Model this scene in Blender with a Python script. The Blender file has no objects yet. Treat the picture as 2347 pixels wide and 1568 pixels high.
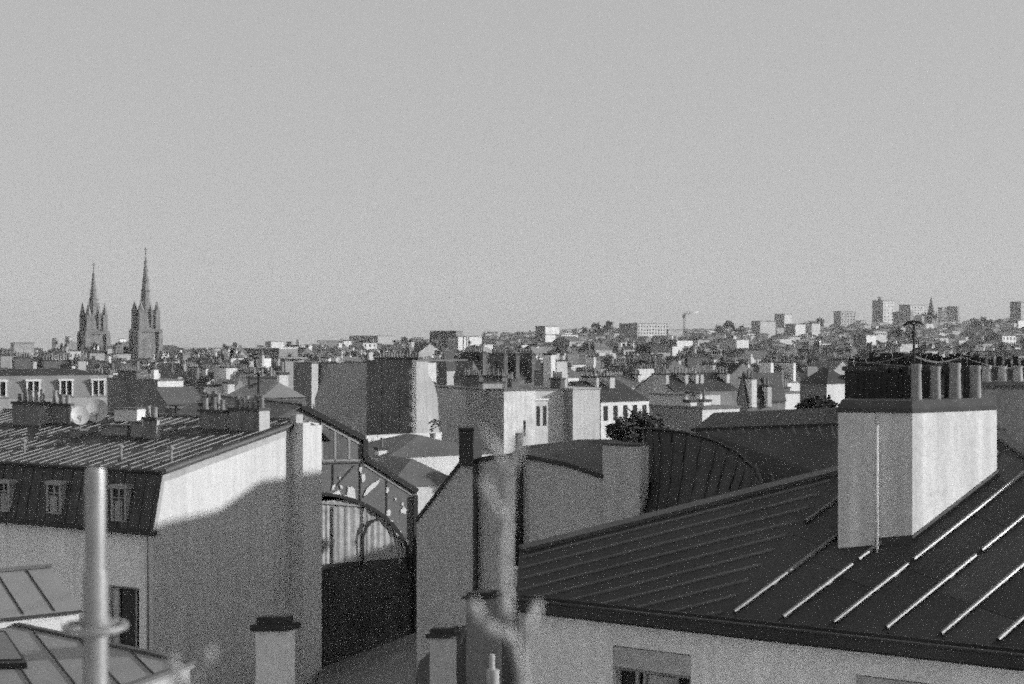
import bpy, math, random
from mathutils import Vector, Matrix
V = Vector
rnd = random.Random(11)
scene = bpy.context.scene
COL = scene.collection

# ---------------------------------------------------------------- camera
F = 3260.0            # focal length in reference pixels (photo taken as 2347 x 1568)
CX, CY = 1173.5, 784.0
EYE = V((0.0, 0.0, 25.0))
cam_d = bpy.data.cameras.new("camera")
cam_d.sensor_width = 36.0
cam_d.lens = 50.0
cam_d.clip_start = 0.05
cam_d.clip_end = 20000.0
cam_d.dof.use_dof = True
cam_d.dof.focus_distance = 70.0
cam_d.dof.aperture_fstop = 4.6
cam = bpy.data.objects.new("camera", cam_d)
cam.location = EYE
cam.rotation_euler = (math.radians(90), 0, 0)
COL.objects.link(cam)
scene.camera = cam

# ---------------------------------------------------------------- sky, sun, exposure
SUN_EL = math.radians(16.0)
SUN_AZ = math.radians(90.0)       # clockwise from +Y: the sun stands to the right of the view
SUN_DIR = V((math.sin(SUN_AZ) * math.cos(SUN_EL), math.cos(SUN_AZ) * math.cos(SUN_EL), math.sin(SUN_EL)))
world = bpy.data.worlds.new("World")
scene.world = world
world.use_nodes = True
wn = world.node_tree
wn.nodes.clear()
sky = wn.nodes.new("ShaderNodeTexSky")
sky.sky_type = 'NISHITA'
sky.sun_disc = False
sky.sun_elevation = SUN_EL
sky.sun_rotation = SUN_AZ
sky.altitude = 60
sky.dust_density = 1.5
bw = wn.nodes.new("ShaderNodeRGBToBW")           # black and white film
gam = wn.nodes.new("ShaderNodeGamma")
gam.inputs[1].default_value = 0.15
bg = wn.nodes.new("ShaderNodeBackground")
bg.inputs[1].default_value = 0.15
wo = wn.nodes.new("ShaderNodeOutputWorld")
mulw = wn.nodes.new("ShaderNodeMath"); mulw.operation = 'MULTIPLY'; mulw.inputs[1].default_value = 2.75
wn.links.new(sky.outputs[0], bw.inputs[0])
wn.links.new(bw.outputs[0], gam.inputs[0])
wn.links.new(gam.outputs[0], mulw.inputs[0])
wn.links.new(mulw.outputs[0], bg.inputs[0])
wn.links.new(bg.outputs[0], wo.inputs[0])
sun_d = bpy.data.lights.new("sun", 'SUN')
sun_d.energy = 4.3
sun_d.angle = math.radians(0.53)
sun_d.color = (1, 1, 1)
sun = bpy.data.objects.new("sun", sun_d)
sun.rotation_euler = SUN_DIR.to_track_quat('Z', 'Y').to_euler()
sun.location = (200, 0, 120)
COL.objects.link(sun)
scene.view_settings.view_transform = 'Standard'
scene.view_settings.look = 'None'
scene.view_settings.exposure = 0.0
scene.view_settings.gamma = 1.0
scene.render.engine = 'CYCLES'
scene.cycles.max_bounces = 5
scene.cycles.diffuse_bounces = 3
scene.cycles.volume_bounces = 1
scene.cycles.use_denoising = False          # the photograph is grainy film
scene.cycles.filter_width = 2.0
scene.cycles.sample_clamp_direct = 2.0
scene.cycles.sample_clamp_indirect = 0.6
scene.cycles.use_sample_subset = True
scene.cycles.sample_offset = 0
scene.cycles.sample_subset_length = 9

# ---------------------------------------------------------------- helpers
def ray(u, v):
    return V(((u - CX) / F, 1.0, (CY - v) / F))
def P(u, v, d):
    return EYE + ray(u, v) * d
def Z(u, v, z):
    r = ray(u, v)
    return EYE + r * ((z - EYE.z) / r.z)
def onplane(u, v, p0, n):
    r = ray(u, v)
    return EYE + r * ((p0 - EYE).dot(n) / r.dot(n))

def material(name, v, rough=0.9, var=0.18, scale=0.6, streak=0.0, fine=0.08, metal=0.0, spec=0.3, bump=0.0, bumpscale=8.0):
    m = bpy.data.materials.new(name)
    m.use_nodes = True
    nt = m.node_tree
    b = nt.nodes["Principled BSDF"]
    b.inputs["Roughness"].default_value = rough
    b.inputs["Metallic"].default_value = metal
    b.inputs["Specular IOR Level"].default_value = spec
    tc = nt.nodes.new("ShaderNodeTexCoord")
    n1 = nt.nodes.new("ShaderNodeTexNoise")
    n1.inputs["Scale"].default_value = scale
    n1.inputs["Detail"].default_value = 6
    n1.inputs["Roughness"].default_value = 0.65
    nt.links.new(tc.outputs["Object"], n1.inputs["Vector"])
    n2 = nt.nodes.new("ShaderNodeTexNoise")
    n2.inputs["Scale"].default_value = scale * 22
    n2.inputs["Detail"].default_value = 3
    nt.links.new(tc.outputs["Object"], n2.inputs["Vector"])
    def mr(src, lo, hi):
        k = nt.nodes.new("ShaderNodeMapRange")
        k.inputs[1].default_value = 0.3; k.inputs[2].default_value = 0.7
        k.inputs[3].default_value = lo; k.inputs[4].default_value = hi
        nt.links.new(src, k.inputs[0])
        return k.outputs[0]
    def mul(a, c):
        k = nt.nodes.new("ShaderNodeMath"); k.operation = 'MULTIPLY'
        nt.links.new(a, k.inputs[0])
        if isinstance(c, float): k.inputs[1].default_value = c
        else: nt.links.new(c, k.inputs[1])
        return k.outputs[0]
    x = mul(mr(n1.outputs[0], 1 - var, 1 + var), mr(n2.outputs[0], 1 - fine, 1 + fine))
    if streak:
        mp = nt.nodes.new("ShaderNodeMapping")
        mp.inputs["Scale"].default_value = (2.4, 2.4, 0.12)
        nt.links.new(tc.outputs["Object"], mp.inputs["Vector"])
        n3 = nt.nodes.new("ShaderNodeTexNoise")
        n3.inputs["Scale"].default_value = 1.6
        n3.inputs["Detail"].default_value = 4
        nt.links.new(mp.outputs[0], n3.inputs["Vector"])
        x = mul(x, mr(n3.outputs[0], 1 - streak, 1 + streak * 0.5))
    x = mul(x, float(v))
    cb = nt.nodes.new("ShaderNodeCombineColor")
    for i in range(3): nt.links.new(x, cb.inputs[i])
    nt.links.new(cb.outputs[0], b.inputs["Base Color"])
    if bump:
        n4 = nt.nodes.new("ShaderNodeTexNoise")
        n4.inputs["Scale"].default_value = bumpscale
        n4.inputs["Detail"].default_value = 5
        nt.links.new(tc.outputs["Object"], n4.inputs["Vector"])
        bp = nt.nodes.new("ShaderNodeBump")
        bp.inputs["Strength"].default_value = bump
        bp.inputs["Distance"].default_value = 0.05
        nt.links.new(n4.outputs[0], bp.inputs["Height"])
        nt.links.new(bp.outputs[0], b.inputs["Normal"])
    return m

M = {
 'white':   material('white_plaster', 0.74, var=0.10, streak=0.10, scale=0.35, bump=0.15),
 'mottled': material('mottled_plaster', 0.70, var=0.22, streak=0.16, scale=0.7),
 'pale':    material('pale_plaster', 0.55, var=0.12, streak=0.12, scale=0.3),
 'stone':   material('grey_stone', 0.40, var=0.16, streak=0.14, scale=0.4),
 'render':  material('grey_render', 0.46, var=0.10, streak=0.10, scale=0.45, fine=0.10, bump=0.2),
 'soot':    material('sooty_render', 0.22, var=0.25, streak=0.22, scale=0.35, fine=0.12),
 'brick':   material('dark_brick', 0.16, var=0.22, streak=0.15, scale=0.7, fine=0.2),
 'zinc':    material('weathered_zinc', 0.13, rough=0.55, var=0.22, streak=0.05, scale=0.5, fine=0.05),
 'zincdark':material('dark_zinc', 0.052, rough=0.6, var=0.25, scale=0.5, fine=0.06, spec=0.2),
 'zincmid': material('zinc_sheet', 0.060, rough=0.5, var=0.25, scale=0.8, fine=0.08, spec=0.25),
 'zincold': material('stained_zinc_sheet', 0.047, rough=0.65, var=0.3, scale=0.9, fine=0.1, spec=0.15),
 'zinclight':material('light_zinc', 0.25, rough=0.6, var=0.10, scale=0.6, fine=0.05),
 'seam':    material('bright_zinc_seam', 0.27, rough=0.40, var=0.12, scale=2.0, fine=0.05, metal=0.9, spec=0.5),
 'seamdull':material('dull_zinc_seam', 0.19, rough=0.6, var=0.2, scale=2.0, metal=0.5, spec=0.4),
 'seamdark':material('dark_seam', 0.05, rough=0.7, var=0.1),
 'chimney': material('painted_chimney_render', 0.70, var=0.14, streak=0.30, scale=0.5, bump=0.15),
 'front':   material('plain_front_render', 0.84, var=0.08, streak=0.10, scale=0.4, fine=0.08, bump=0.15),
 'church':  material('church_stone', 0.25, var=0.25, streak=0.2, scale=0.25),
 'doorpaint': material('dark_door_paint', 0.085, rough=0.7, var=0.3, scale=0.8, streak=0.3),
 'tar':     material('sooty_dark_zinc', 0.045, rough=0.65, var=0.25, scale=0.6, spec=0.15),
 'gable':   material('whitewashed_gable', 0.58, var=0.10, streak=0.12, scale=0.3, fine=0.05, bump=0.15),
 'slate':   material('slate', 0.07, rough=0.7, var=0.3, scale=1.2, fine=0.2),
 'tile':    material('old_tile', 0.17, rough=0.9, var=0.3, scale=1.0, fine=0.2),
 'iron':    material('black_iron', 0.035, rough=0.6, var=0.1),
 'steel':   material('galvanised_steel', 0.36, rough=0.42, metal=0.55, var=0.12, scale=30, fine=0.12, spec=0.5),
 'glass':   material('dark_glass', 0.035, rough=0.12, var=0.1, spec=0.5),
 'dusty':   material('dusty_pane', 0.17, rough=0.6, var=0.12, scale=1.4, fine=0.05, spec=0.3),
 'paint':   material('white_paint', 0.78, rough=0.6, var=0.08, scale=3),
 'frame':   material('weathered_frame_paint', 0.36, rough=0.7, var=0.12, scale=2),
 'curtain': material('pale_curtain', 0.42, rough=0.95, var=0.3, scale=2.5),
 'pot':     material('clay_pot', 0.30, rough=0.9, var=0.25, scale=3),
 'potlight':material('pale_clay_pot', 0.46, rough=0.9, var=0.2, scale=4),
 'cap':     material('cement_cap', 0.085, rough=0.95, var=0.25, scale=2, fine=0.15),
 'bark':    material('pale_bark', 0.37, rough=0.9, var=0.45, scale=40),
 'trunk':   material('tree_bark', 0.10, rough=0.95, var=0.3, scale=4),
 'leaf':    material('foliage', 0.075, rough=0.8, var=0.45, scale=0.8, fine=0.3),
 'asphalt': material('worn_paving', 0.20, rough=0.95, var=0.3, scale=0.05),
 'dish':    material('dish_enamel', 0.52, rough=0.5, var=0.06, scale=2),
 'concrete':material('concrete', 0.44, var=0.12, scale=0.08, streak=0.05),
}

BASE = {}
class MB:
    """collects faces, links them as ONE mesh object"""
    def __init__(s): s.v, s.f, s.m, s.sm = [], [], [], []
    def face(s, pts, mi=0, smooth=False):
        i = len(s.v); s.v += [V(p) for p in pts]; s.f.append(list(range(i, i + len(pts)))); s.m.append(mi); s.sm.append(smooth)
    def prism(s, poly, vec, mi=0, cap=None, side=None):
        poly = [V(p) for p in poly]; vec = V(vec)
        n = V((0, 0, 0))
        for k in range(len(poly)):
            a, b = poly[k], poly[(k + 1) % len(poly)]; n += a.cross(b)
        if n.dot(vec) > 0: poly = poly[::-1]
        top = [p + vec for p in poly]
        s.face(poly, mi); s.face(top[::-1], mi if cap is None else cap)
        for k in range(len(poly)):
            j = (k + 1) % len(poly)
            s.face([poly[j], poly[k], top[k], top[j]], mi if side is None else side)
    def frustum(s, lo, hi, mi=0, top=None, bottom=True):
        n = len(lo)
        for k in range(n):
            j = (k + 1) % n; s.face([lo[k], lo[j], hi[j], hi[k]], mi)
        s.face(hi, mi if top is None else top)
        if bottom: s.face(lo[::-1], mi)
    def box(s, o, a, b, c, mi=0):
        o, a, b, c = V(o), V(a), V(b), V(c)
        if a.cross(b).dot(c) < 0: a, b = b, a
        s.frustum([o, o + a, o + a + b, o + b], [o + c, o + a + c, o + a + b + c, o + b + c], mi)
    def cbox(s, c, sx, sy, sz, ax=V((1, 0, 0)), mi=0):
        """box centred on c in plan, standing on c.z"""
        ax = V((ax[0], ax[1], 0)).normalized(); ay = V((-ax.y, ax.x, 0))
        s.box(V(c) - ax * sx / 2 - ay * sy / 2, ax * sx, ay * sy, V((0, 0, sz)), mi)
    def lathe(s, c, prof, n=12, mi=0, smooth=True):
        c = V(c); rings = []
        for r, z in prof:
            rings.append([c + V((r * math.cos(2 * math.pi * k / n), r * math.sin(2 * math.pi * k / n), z)) for k in range(n)])
        i0 = len(s.v)
        for r in rings: s.v += r
        for a in range(len(rings) - 1):
            for k in range(n):
                j = (k + 1) % n
                s.f.append([i0 + a * n + k, i0 + a * n + j, i0 + (a + 1) * n + j, i0 + (a + 1) * n + k]); s.m.append(mi); s.sm.append(smooth)
        s.face(rings[0][::-1], mi); s.face(rings[-1], mi)
    def tube(s, pts, rad, n=8, mi=0):
        pts = [V(p) for p in pts]
        if not isinstance(rad, (list, tuple)): rad = [rad] * len(pts)
        i0 = len(s.v)
        for k, p in enumerate(pts):
            t = (pts[min(k + 1, len(pts) - 1)] - pts[max(k - 1, 0)]).normalized()
            up = V((0, 1, 0)) if abs(t.y) < 0.9 else V((1, 0, 0))
            a = t.cross(up).normalized(); b = t.cross(a)
            s.v += [p + (a * math.cos(2 * math.pi * q / n) + b * math.sin(2 * math.pi * q / n)) * rad[k] for q in range(n)]
        for k in range(len(pts) - 1):
            for q in range(n):
                j = (q + 1) % n
                s.f.append([i0 + k * n + q, i0 + (k + 1) * n + q, i0 + (k + 1) * n + j, i0 + k * n + j]); s.m.append(mi); s.sm.append(True)
        s.f.append([i0 + q for q in range(n)]); s.m.append(mi); s.sm.append(False)
        s.f.append([i0 + (len(pts) - 1) * n + q for q in range(n)][::-1]); s.m.append(mi); s.sm.append(False)
    def build(s, name, mats, parent=None, base=None):
        if not isinstance(mats, (list, tuple)): mats = [mats]
        if parent is not None: b = BASE[parent.name]
        else: b = V(base) if base is not None else V((0, 0, 0))
        me = bpy.data.meshes.new(name)
        me.from_pydata([p - b for p in s.v], [], s.f)
        for m in mats: me.materials.append(M[m] if isinstance(m, str) else m)
        me.polygons.foreach_set('material_index', s.m)
        me.polygons.foreach_set('use_smooth', s.sm)
        me.update()
        o = bpy.data.objects.new(name, me)
        COL.objects.link(o)
        if parent is not None: o.parent = parent
        else: o.location = b
        BASE[o.name] = b
        return o

USED = set()
def tag(o, label, cat, group=None, kind=None):
    if label: o['label'] = label
    if cat: o['category'] = cat
    if group: o['group'] = group
    if kind: o['kind'] = kind
    return o
def thing(name, label, cat, loc, group=None):
    o = bpy.data.objects.new(name, None)
    o.empty_display_size = 0.5
    COL.objects.link(o)
    o.location = V(loc); BASE[o.name] = V(loc)
    return tag(o, label, cat, group)

UNIT = None
def unit_box():
    global UNIT
    if UNIT is None:
        mb = MB(); mb.box((-.5, -.5, 0), (1, 0, 0), (0, 1, 0), (0, 0, 1))
        UNIT = {}
        for k in ('glass', 'iron', 'frame', 'soot'):
            me = bpy.data.meshes.new('window_pane')
            me.from_pydata(mb.v, [], mb.f); me.materials.append(M[k]); UNIT[k] = me
    return UNIT
def window_box(root, name, p, w, h, dirv, proud=0.03, mat='glass', thick=0.12):
    """dark window set in a wall; p = bottom centre on the wall face, dirv = horizontal wall direction"""
    o = bpy.data.objects.new(name, unit_box()[mat])
    COL.objects.link(o); o.parent = root
    dv = V((dirv.x, dirv.y, 0)).normalized()
    nrm = V((dv.y, -dv.x, 0))
    o.location = V(p) - BASE[root.name] + nrm * (proud - thick / 2)
    o.rotation_euler = (0, 0, math.atan2(dv.y, dv.x))
    o.scale = (w, thick, h)
    return o

def seamed_roof(mb, poly, n, sd, spacing, sw=0.05, sh=0.05, thick=0.1, off=0.0, mi=0, ms=1, inset=0.12, breaks=0.0, gap=0.5, slab=True, sheets=None):
    """zinc sheet with raised batten seams, clipped to the roof polygon"""
    n = V(n).normalized()
    if n.z < 0: n = -n
    a = (V(sd) - n * V(sd).dot(n)).normalized(); b = n.cross(a)
    if slab: mb.prism(poly, -n * thick, mi)
    o = poly[0]
    q = [((p - o).dot(a), (p - o).dot(b)) for p in poly]
    lo, hi = min(t[1] for t in q), max(t[1] for t in q)
    k = math.ceil((lo - off) / spacing)
    while off + k * spacing < hi:
        y = off + k * spacing; k += 1
        xs = []
        for i in range(len(q)):
            (x0, y0), (x1, y1) = q[i], q[(i + 1) % len(q)]
            if (y0 - y) * (y1 - y) < 0: xs.append(x0 + (x1 - x0) * (y - y0) / (y1 - y0))
        xs.sort()
        for i in range(0, len(xs) - 1, 2):
            x0, x1 = xs[i] + inset, xs[i + 1] - inset
            if x1 - x0 < 0.2: continue
            if sheets:                                    # separate sheets between the battens, with cross joints
                w2 = spacing - sw; X0, X1 = x0, x1
                xs2 = [q[i_][0] + (q[(i_ + 1) % len(q)][0] - q[i_][0]) * (y + spacing - q[i_][1]) / (q[(i_ + 1) % len(q)][1] - q[i_][1]) for i_ in range(len(q)) if (q[i_][1] - y - spacing) * (q[(i_ + 1) % len(q)][1] - y - spacing) < 0]
                if len(xs2) == 2:
                    X0, X1 = max(xs[i], min(xs2)) + .1, min(xs[i + 1], max(xs2)) - .1
                    x_ = X0; x = X0 + rnd.uniform(.4, 1.6)
                    while x_ < X1:
                        x2 = min(x, X1)
                        mb.box(o + a * (x_ + .006) + b * (y + sw / 2) + n * .001, a * max(.02, x2 - x_ - .012), b * w2, n * rnd.uniform(.004, .009), rnd.choice(sheets))
                        x_ = x2; x = x2 + rnd.uniform(1.3, 2.4)
            segs = [(x0, x1)]
            if breaks and x1 - x0 > 3:
                m = x0 + (x1 - x0) * rnd.uniform(0.3, 0.7)
                segs = [(x0, m - breaks), (m + breaks, x1)] if rnd.random() < .6 else segs
            for s0, s1 in segs:
                A0_, A1_ = o + a * s0 + b * y, o + a * s1 + b * y
                pr = [(math.cos(math.pi * q_ / 6) * sw / 2, math.sin(math.pi * q_ / 6) * sh) for q_ in range(7)]
                for (b0, h0), (b1, h1) in zip(pr[:-1], pr[1:]):
                    i0 = len(mb.v)
                    mb.face([A0_ + b * b1 + n * h1, A0_ + b * b0 + n * h0, A1_ + b * b0 + n * h0, A1_ + b * b1 + n * h1], ms)
                for E_, sg in ((A0_, 1), (A1_, -1)): mb.face([E_ + b * t_[0] + n * t_[1] for t_ in pr][::sg], ms)

def wall_holes(mb, o, d, s0, s1, z0, z1, holes, depth, nrm, mi=0):
    """wall sheet with real openings and reveals. o: origin, d: unit dir, holes: (sa,sb,za,zb)"""
    ss = sorted({s0, s1} | {h[0] for h in holes} | {h[1] for h in holes})
    zs = sorted({z0, z1} | {h[2] for h in holes} | {h[3] for h in holes})
    pt = lambda s, z: V((o.x + d.x * s, o.y + d.y * s, z))
    for i in range(len(ss) - 1):
        for j in range(len(zs) - 1):
            a, b, c, e = ss[i], ss[i + 1], zs[j], zs[j + 1]
            if any(h[0] <= a and b <= h[1] and h[2] <= c and e <= h[3] for h in holes): continue
            mb.face([pt(a, c), pt(b, c), pt(b, e), pt(a, e)], mi)
    for sa, sb, za, zb in holes:
        q = [pt(sa, za), pt(sb, za), pt(sb, zb), pt(sa, zb)]
        for k in range(4):
            a, b = q[k], q[(k + 1) % 4]
            mb.face([a, b, b - nrm * depth, a - nrm * depth], mi)

def chimney_mesh(mb, c, ax, ln, wd, z0, z1, pots=0, mi=0, mc=1, mp=2, pr=0.13, ph=0.55, cap=0.14):
    ax = V((ax[0], ax[1], 0)).normalized()
    mb.cbox((c[0], c[1], z0), ln, wd, z1 - z0 - cap, ax, mi)
    mb.cbox((c[0], c[1], z1 - cap), ln + 0.14, wd + 0.14, cap, ax, mc)
    for k in range(pots):
        t = (k + 0.5) / pots - 0.5 + rnd.uniform(-.1, .1) / pots
        p = V((c[0], c[1], z1)) + ax * ln * 0.92 * t
        h = ph * rnd.uniform(0.7, 1.25)
        mb.lathe(p, [(pr, 0), (pr * 0.8, h * 0.8), (pr * 0.95, h)], 6, mp)
# ================================================================ ground
def terr_h(k):
    pts = [(-0.6, 0), (-0.17, 2), (-0.08, 15), (0.0, 25), (0.04, 31), (0.1, 32), (0.15, 31), (0.19, 34), (0.255, 40), (0.36, 46), (0.8, 50)]
    if k <= pts[0][0]: return 0.0
    for (a, ha), (b, hb) in zip(pts, pts[1:]):
        if k <= b: return ha + (hb - ha) * (k - a) / (b - a)
    return 50.0
def ground_z(x, y):
    if y < 500: return 0.0
    t = min(1.0, (y - 500) / 1500.0); t = t * t * (3 - 2 * t)
    return terr_h(x / y) * t
gm = MB()
NX, NY = 60, 60
gx = [-2400 + 4800 * i / NX for i in range(NX + 1)]
gy = [-60 + 2560 * (j / NY) for j in range(NY + 1)]
gm.v = [V((x, y, ground_z(x, max(y, 1)))) for y in gy for x in gx]
for j in range(NY):
    for i in range(NX):
        a = j * (NX + 1) + i
        gm.f.append([a, a + 1, a + NX + 2, a + NX + 1]); gm.m.append(0); gm.sm.append(True)
g = gm.build('ground', 'asphalt'); g['kind'] = 'structure'

# ================================================================ big zinc roof at the right (nearest house)
e = V((.852, -.523, 0)).normalized(); h = V((.523, .852, 0)).normalized(); UP = V((0, 0, 1))
E0 = V((.455, 20.7, 21.1)); TANR = .494
nR = (UP - h * TANR).normalized()
def zR(x, y): return 21.1 + TANR * (V((x, y, 0)) - V((E0.x, E0.y, 0))).dot(h)
def onR(x, y): return V((x, y, zR(x, y)))
root = thing('zinc_roofed_house', 'nearest house on the right, dark seamed zinc roof over a plain grey front', 'house', (5, 20, 0))
ELp = E0 - e * .485; ERp = E0 + e * 10.6
A_ = onR(7.6, 22.3); H0 = onR(.12, 22.42)
polyR = [ELp, ERp, A_, H0]
starts = [(1703, 1398), (1797, 1412), (1920, 1423), (2035, 1438), (2172, 1452)]
aR = (V((.83, .55, 0)) + UP * (V((.83, .55, 0)).dot(h) * TANR)).normalized(); bR = nR.cross(aR)
bs = [(onplane(u, v, E0, nR) - polyR[0]).dot(bR) for u, v in starts]
sp = (bs[-1] - bs[0]) / (len(bs) - 1)
off = sum(b - sp * i for i, b in enumerate(bs)) / len(bs)
mb = MB()
mb.prism(polyR, -nR * .1, 0)
em = onplane(1632, 1440, E0, nR); em = E0 + e * (em - E0).dot(e)
hm_ = H0 + (A_ - H0) * (((1935 - CX) / F * 22.3 - H0.x) / (A_.x - H0.x))
oR = polyR[0]
seamed_roof(mb, [em, ERp, A_, hm_], nR, aR, abs(sp), sw=.07, sh=.07, off=off - (em - oR).dot(bR), inset=.42, breaks=.07, sheets=(0, 3, 4, 0), slab=False)
seamed_roof(mb, [ELp, em, hm_, H0], nR, A_ - H0, .30, sw=.05, sh=.03, off=.1, inset=.05, slab=False, ms=5)
# flashing along the hip and right verge, eaves step
mb.box(H0 + nR * .003, (A_ - H0), bR * -.18, nR * .07, 2)
mb.box(A_ + nR * .003, (ERp - A_), (A_ - H0).normalized() * -.16, nR * .07, 2)
roofR = mb.build('roof', ['zincdark', 'seam', 'zinc', 'zincmid', 'zincold', 'zinc'], root)
mb = MB()
mb.box(ELp - h * .10 - UP * .03, e * 11.1, h * .05, UP * .15, 0)
mb.box(ELp - h * .05 - UP * .035, e * 11.1, h * .30, UP * .04, 0)
mb.box(ELp - h * .12 + UP * .12, e * 11.1, h * .07, UP * .025, 1)
mb.box(ELp + h * .16 + UP * .10, e * 11.1, h * .05, UP * .05, 1)
mb.build('gutter', ['zincdark', 'zincdark'], root)
Fp = E0 + h * .06; Fp = V((Fp.x, Fp.y, 0))
def sF(u, v): return (onplane(u, v, Fp, h) - Fp).dot(e)
def zF(u, v): return onplane(u, v, Fp, h).z
sL = sF(1206, 1450)
w1a, w1b = sF(1404, 1480), sF(1584, 1500)
w1top = zF(1404, 1479)
w2a = sF(1962, 1546); w2top = zF(1962, 1546)
hol = [(w1a, w1b, w1top - 2.6, w1top), (w2a, w2a + 1.25, w2top - 2.6, w2top)]
mb = MB()
wall_holes(mb, Fp, e, sL, 10.3, 0, 21.06, hol, .22, -h, 0)
cL = Fp + e * sL; cR_ = Fp + e * 10.3
hb = V((H0.x, H0.y, 0)) + V((.1, -.1, 0)); ab = V((A_.x, A_.y, 0)) + V((0, -.1, 0))
def quadwall(p, q, zp, zq): mb.face([V((p.x, p.y, 0)), V((q.x, q.y, 0)), V((q.x, q.y, zq)), V((p.x, p.y, zp))], 0)
quadwall(hb, cL, zR(hb.x, hb.y) - .12, 21.06); quadwall(ab, hb, zR(ab.x, ab.y) - .12, zR(hb.x, hb.y) - .12); quadwall(cR_, ab, 21.06, zR(ab.x, ab.y) - .12)
mb.build('wall', ['front'], root)
def shuttered_window(sa, sb, zt, zb):
    f = MB(); o = Fp + h * .16
    pt = lambda s, z, dep=0.0: V((Fp.x + e.x * s, Fp.y + e.y * s, z)) + h * (.10 + dep)
    w = sb - sa
    def bar(s0, s1, z0, z1, dep=0.0, th=.05, mi=0): f.box(pt(s0, z0, dep), e * (s1 - s0), h * th, UP * (z1 - z0), mi)
    bar(sa, sb, zt - .30, zt - .015, -.085, .10, 1)            # shutter box under the lintel
    bar(sa, sa + .07, zb, zt - .3); bar(sb - .07, sb, zb, zt - .3)
    bar(sa + .07, sb - .07, zt - .36, zt - .3)
    m = sa + w * .30
    bar(m - .05, m, zb, zt - .36); bar(m + .07, m + .11, zb, zt - .36)
    bar(sb - w * .24, sb - w * .24 + .05, zb, zt - .36)
    bar(sa + .07, sb - .07, zb + 1.0, zb + 1.06, .01, .03)
    wo_ = f.build('window', ['frame', 'render'], root)
    g_ = MB(); g_.box(pt(sa + .02, zb, .07), e * (w - .04), h * .02, UP * (zt - zb - .3), 0); g_.build('pane', ['glass'], wo_)
    c_ = MB(); c_.box(pt(m + .12, zb, .045), e * (w * .40), h * .015, UP * (zt - zb - .38), 0); c_.build('curtain', ['curtain'], wo_)
shuttered_window(w1a, w1b, w1top, w1top - 2.6)
shuttered_window(w2a, w2a + 1.25, w2top, w2top - 2.6)

# --- its big chimney stack
cA, cB = V((4.67, 20.36, 0)), V((5.65, 20.07, 0)); cC = V((7.19, 21.09, 0)); cD = cC + V((-.45, 1.45, 0)); cE = cA + V((.72, 2.0, 0))
ftp = [cA, cB, cC, cD, cE]
ctr = sum(ftp, V((0, 0, 0))) / 5
def ring(sc, z): return [V((ctr.x + (p.x - ctr.x) * sc, ctr.y + (p.y - ctr.y) * sc, z)) for p in ftp]
mb = MB()
mb.frustum(ring(1, 21.2), ring(1, 24.0), 0)
mid = cA + (cB - cA) * .50                         # the left half of the near face stands a little proud
fn = V((-.28, -.96, 0)).normalized()
mb.frustum([V((p.x, p.y, 21.2)) for p in (cA + fn * .04, mid + fn * .04, mid, cA)], [V((p.x, p.y, 23.99)) for p in (cA + fn * .04, mid + fn * .04, mid, cA)], 0)
chim = mb.build('chimney', ['chimney'], roofR)
mb = MB(); mb.frustum(ring(1.02, 24.0), ring(1.025, 24.06), 0); mb.frustum(ring(1.01, 24.06), ring(.955, 24.17), 0)
cap = mb.build('chimney_cap', ['cap'], chim)
mb = MB(); pp = cA + (cB - cA) * .535 + fn * .175
mb.tube([V((pp.x, pp.y, 21.4)), V((pp.x, pp.y, 23.83))], .017, 8); 
for z_ in (21.9, 22.8, 23.6): mb.box(V((pp.x - .006, pp.y, z_)), V((.012, 0, 0)), -fn * .18, UP * .015, 0)
mb.build('conduit', ['paint'], chim)  # white rod stands in for the bright sunlit slit in this face
for u in (1960, 1972, 1986, 1997, 2010, 2024, 2036, 2049, 2062, 2076, 2088, 2128, 2137, 2174, 2181, 2219, 2227):     # sooty pots of the back row
    d_ = 20.95 + (.25 if u > 2090 else 0); p = P(u, 905, d_); p.z = 24.12; mb = MB(); r = .075 * rnd.uniform(.85, 1.2); hp = rnd.uniform(.85, 1.12)
    mb.lathe(p, [(r * 1.1, 0), (r * .9, .40 * hp), (r * 1.05, .43 * hp), (r * 1.05, .47 * hp)], 12); mb.build('chimney_pot', ['tar'], chim)
for u in (2108, 2152, 2197, 2243):
    d_ = 20.55 + (u - 2108) * .0042
    p = P(u - 8, 905, d_); p.z = 24.14
    mb = MB(); r = .078 * rnd.uniform(.9, 1.12); hp = rnd.uniform(.94, 1.08)
    mb.lathe(p, [(r * 1.15, 0), (r * 1.1, .05), (r * .95, .44 * hp), (r * 1.08, .47 * hp), (r * 1.08, .52 * hp)], 14)
    mb.build('chimney_pot', ['pot'], chim)
# flashing round the foot of the stack
mb = MB()
q = [onR(p.x, p.y) + UP * .01 for p in ring(1.06, 0)]
mb.frustum([p - UP * .1 for p in q], [V((p.x, p.y, zR(p.x, p.y) + .10)) for p in ring(1.015, 0)], 0); mb.build('flashing', ['zincdark'], chim)

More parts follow.
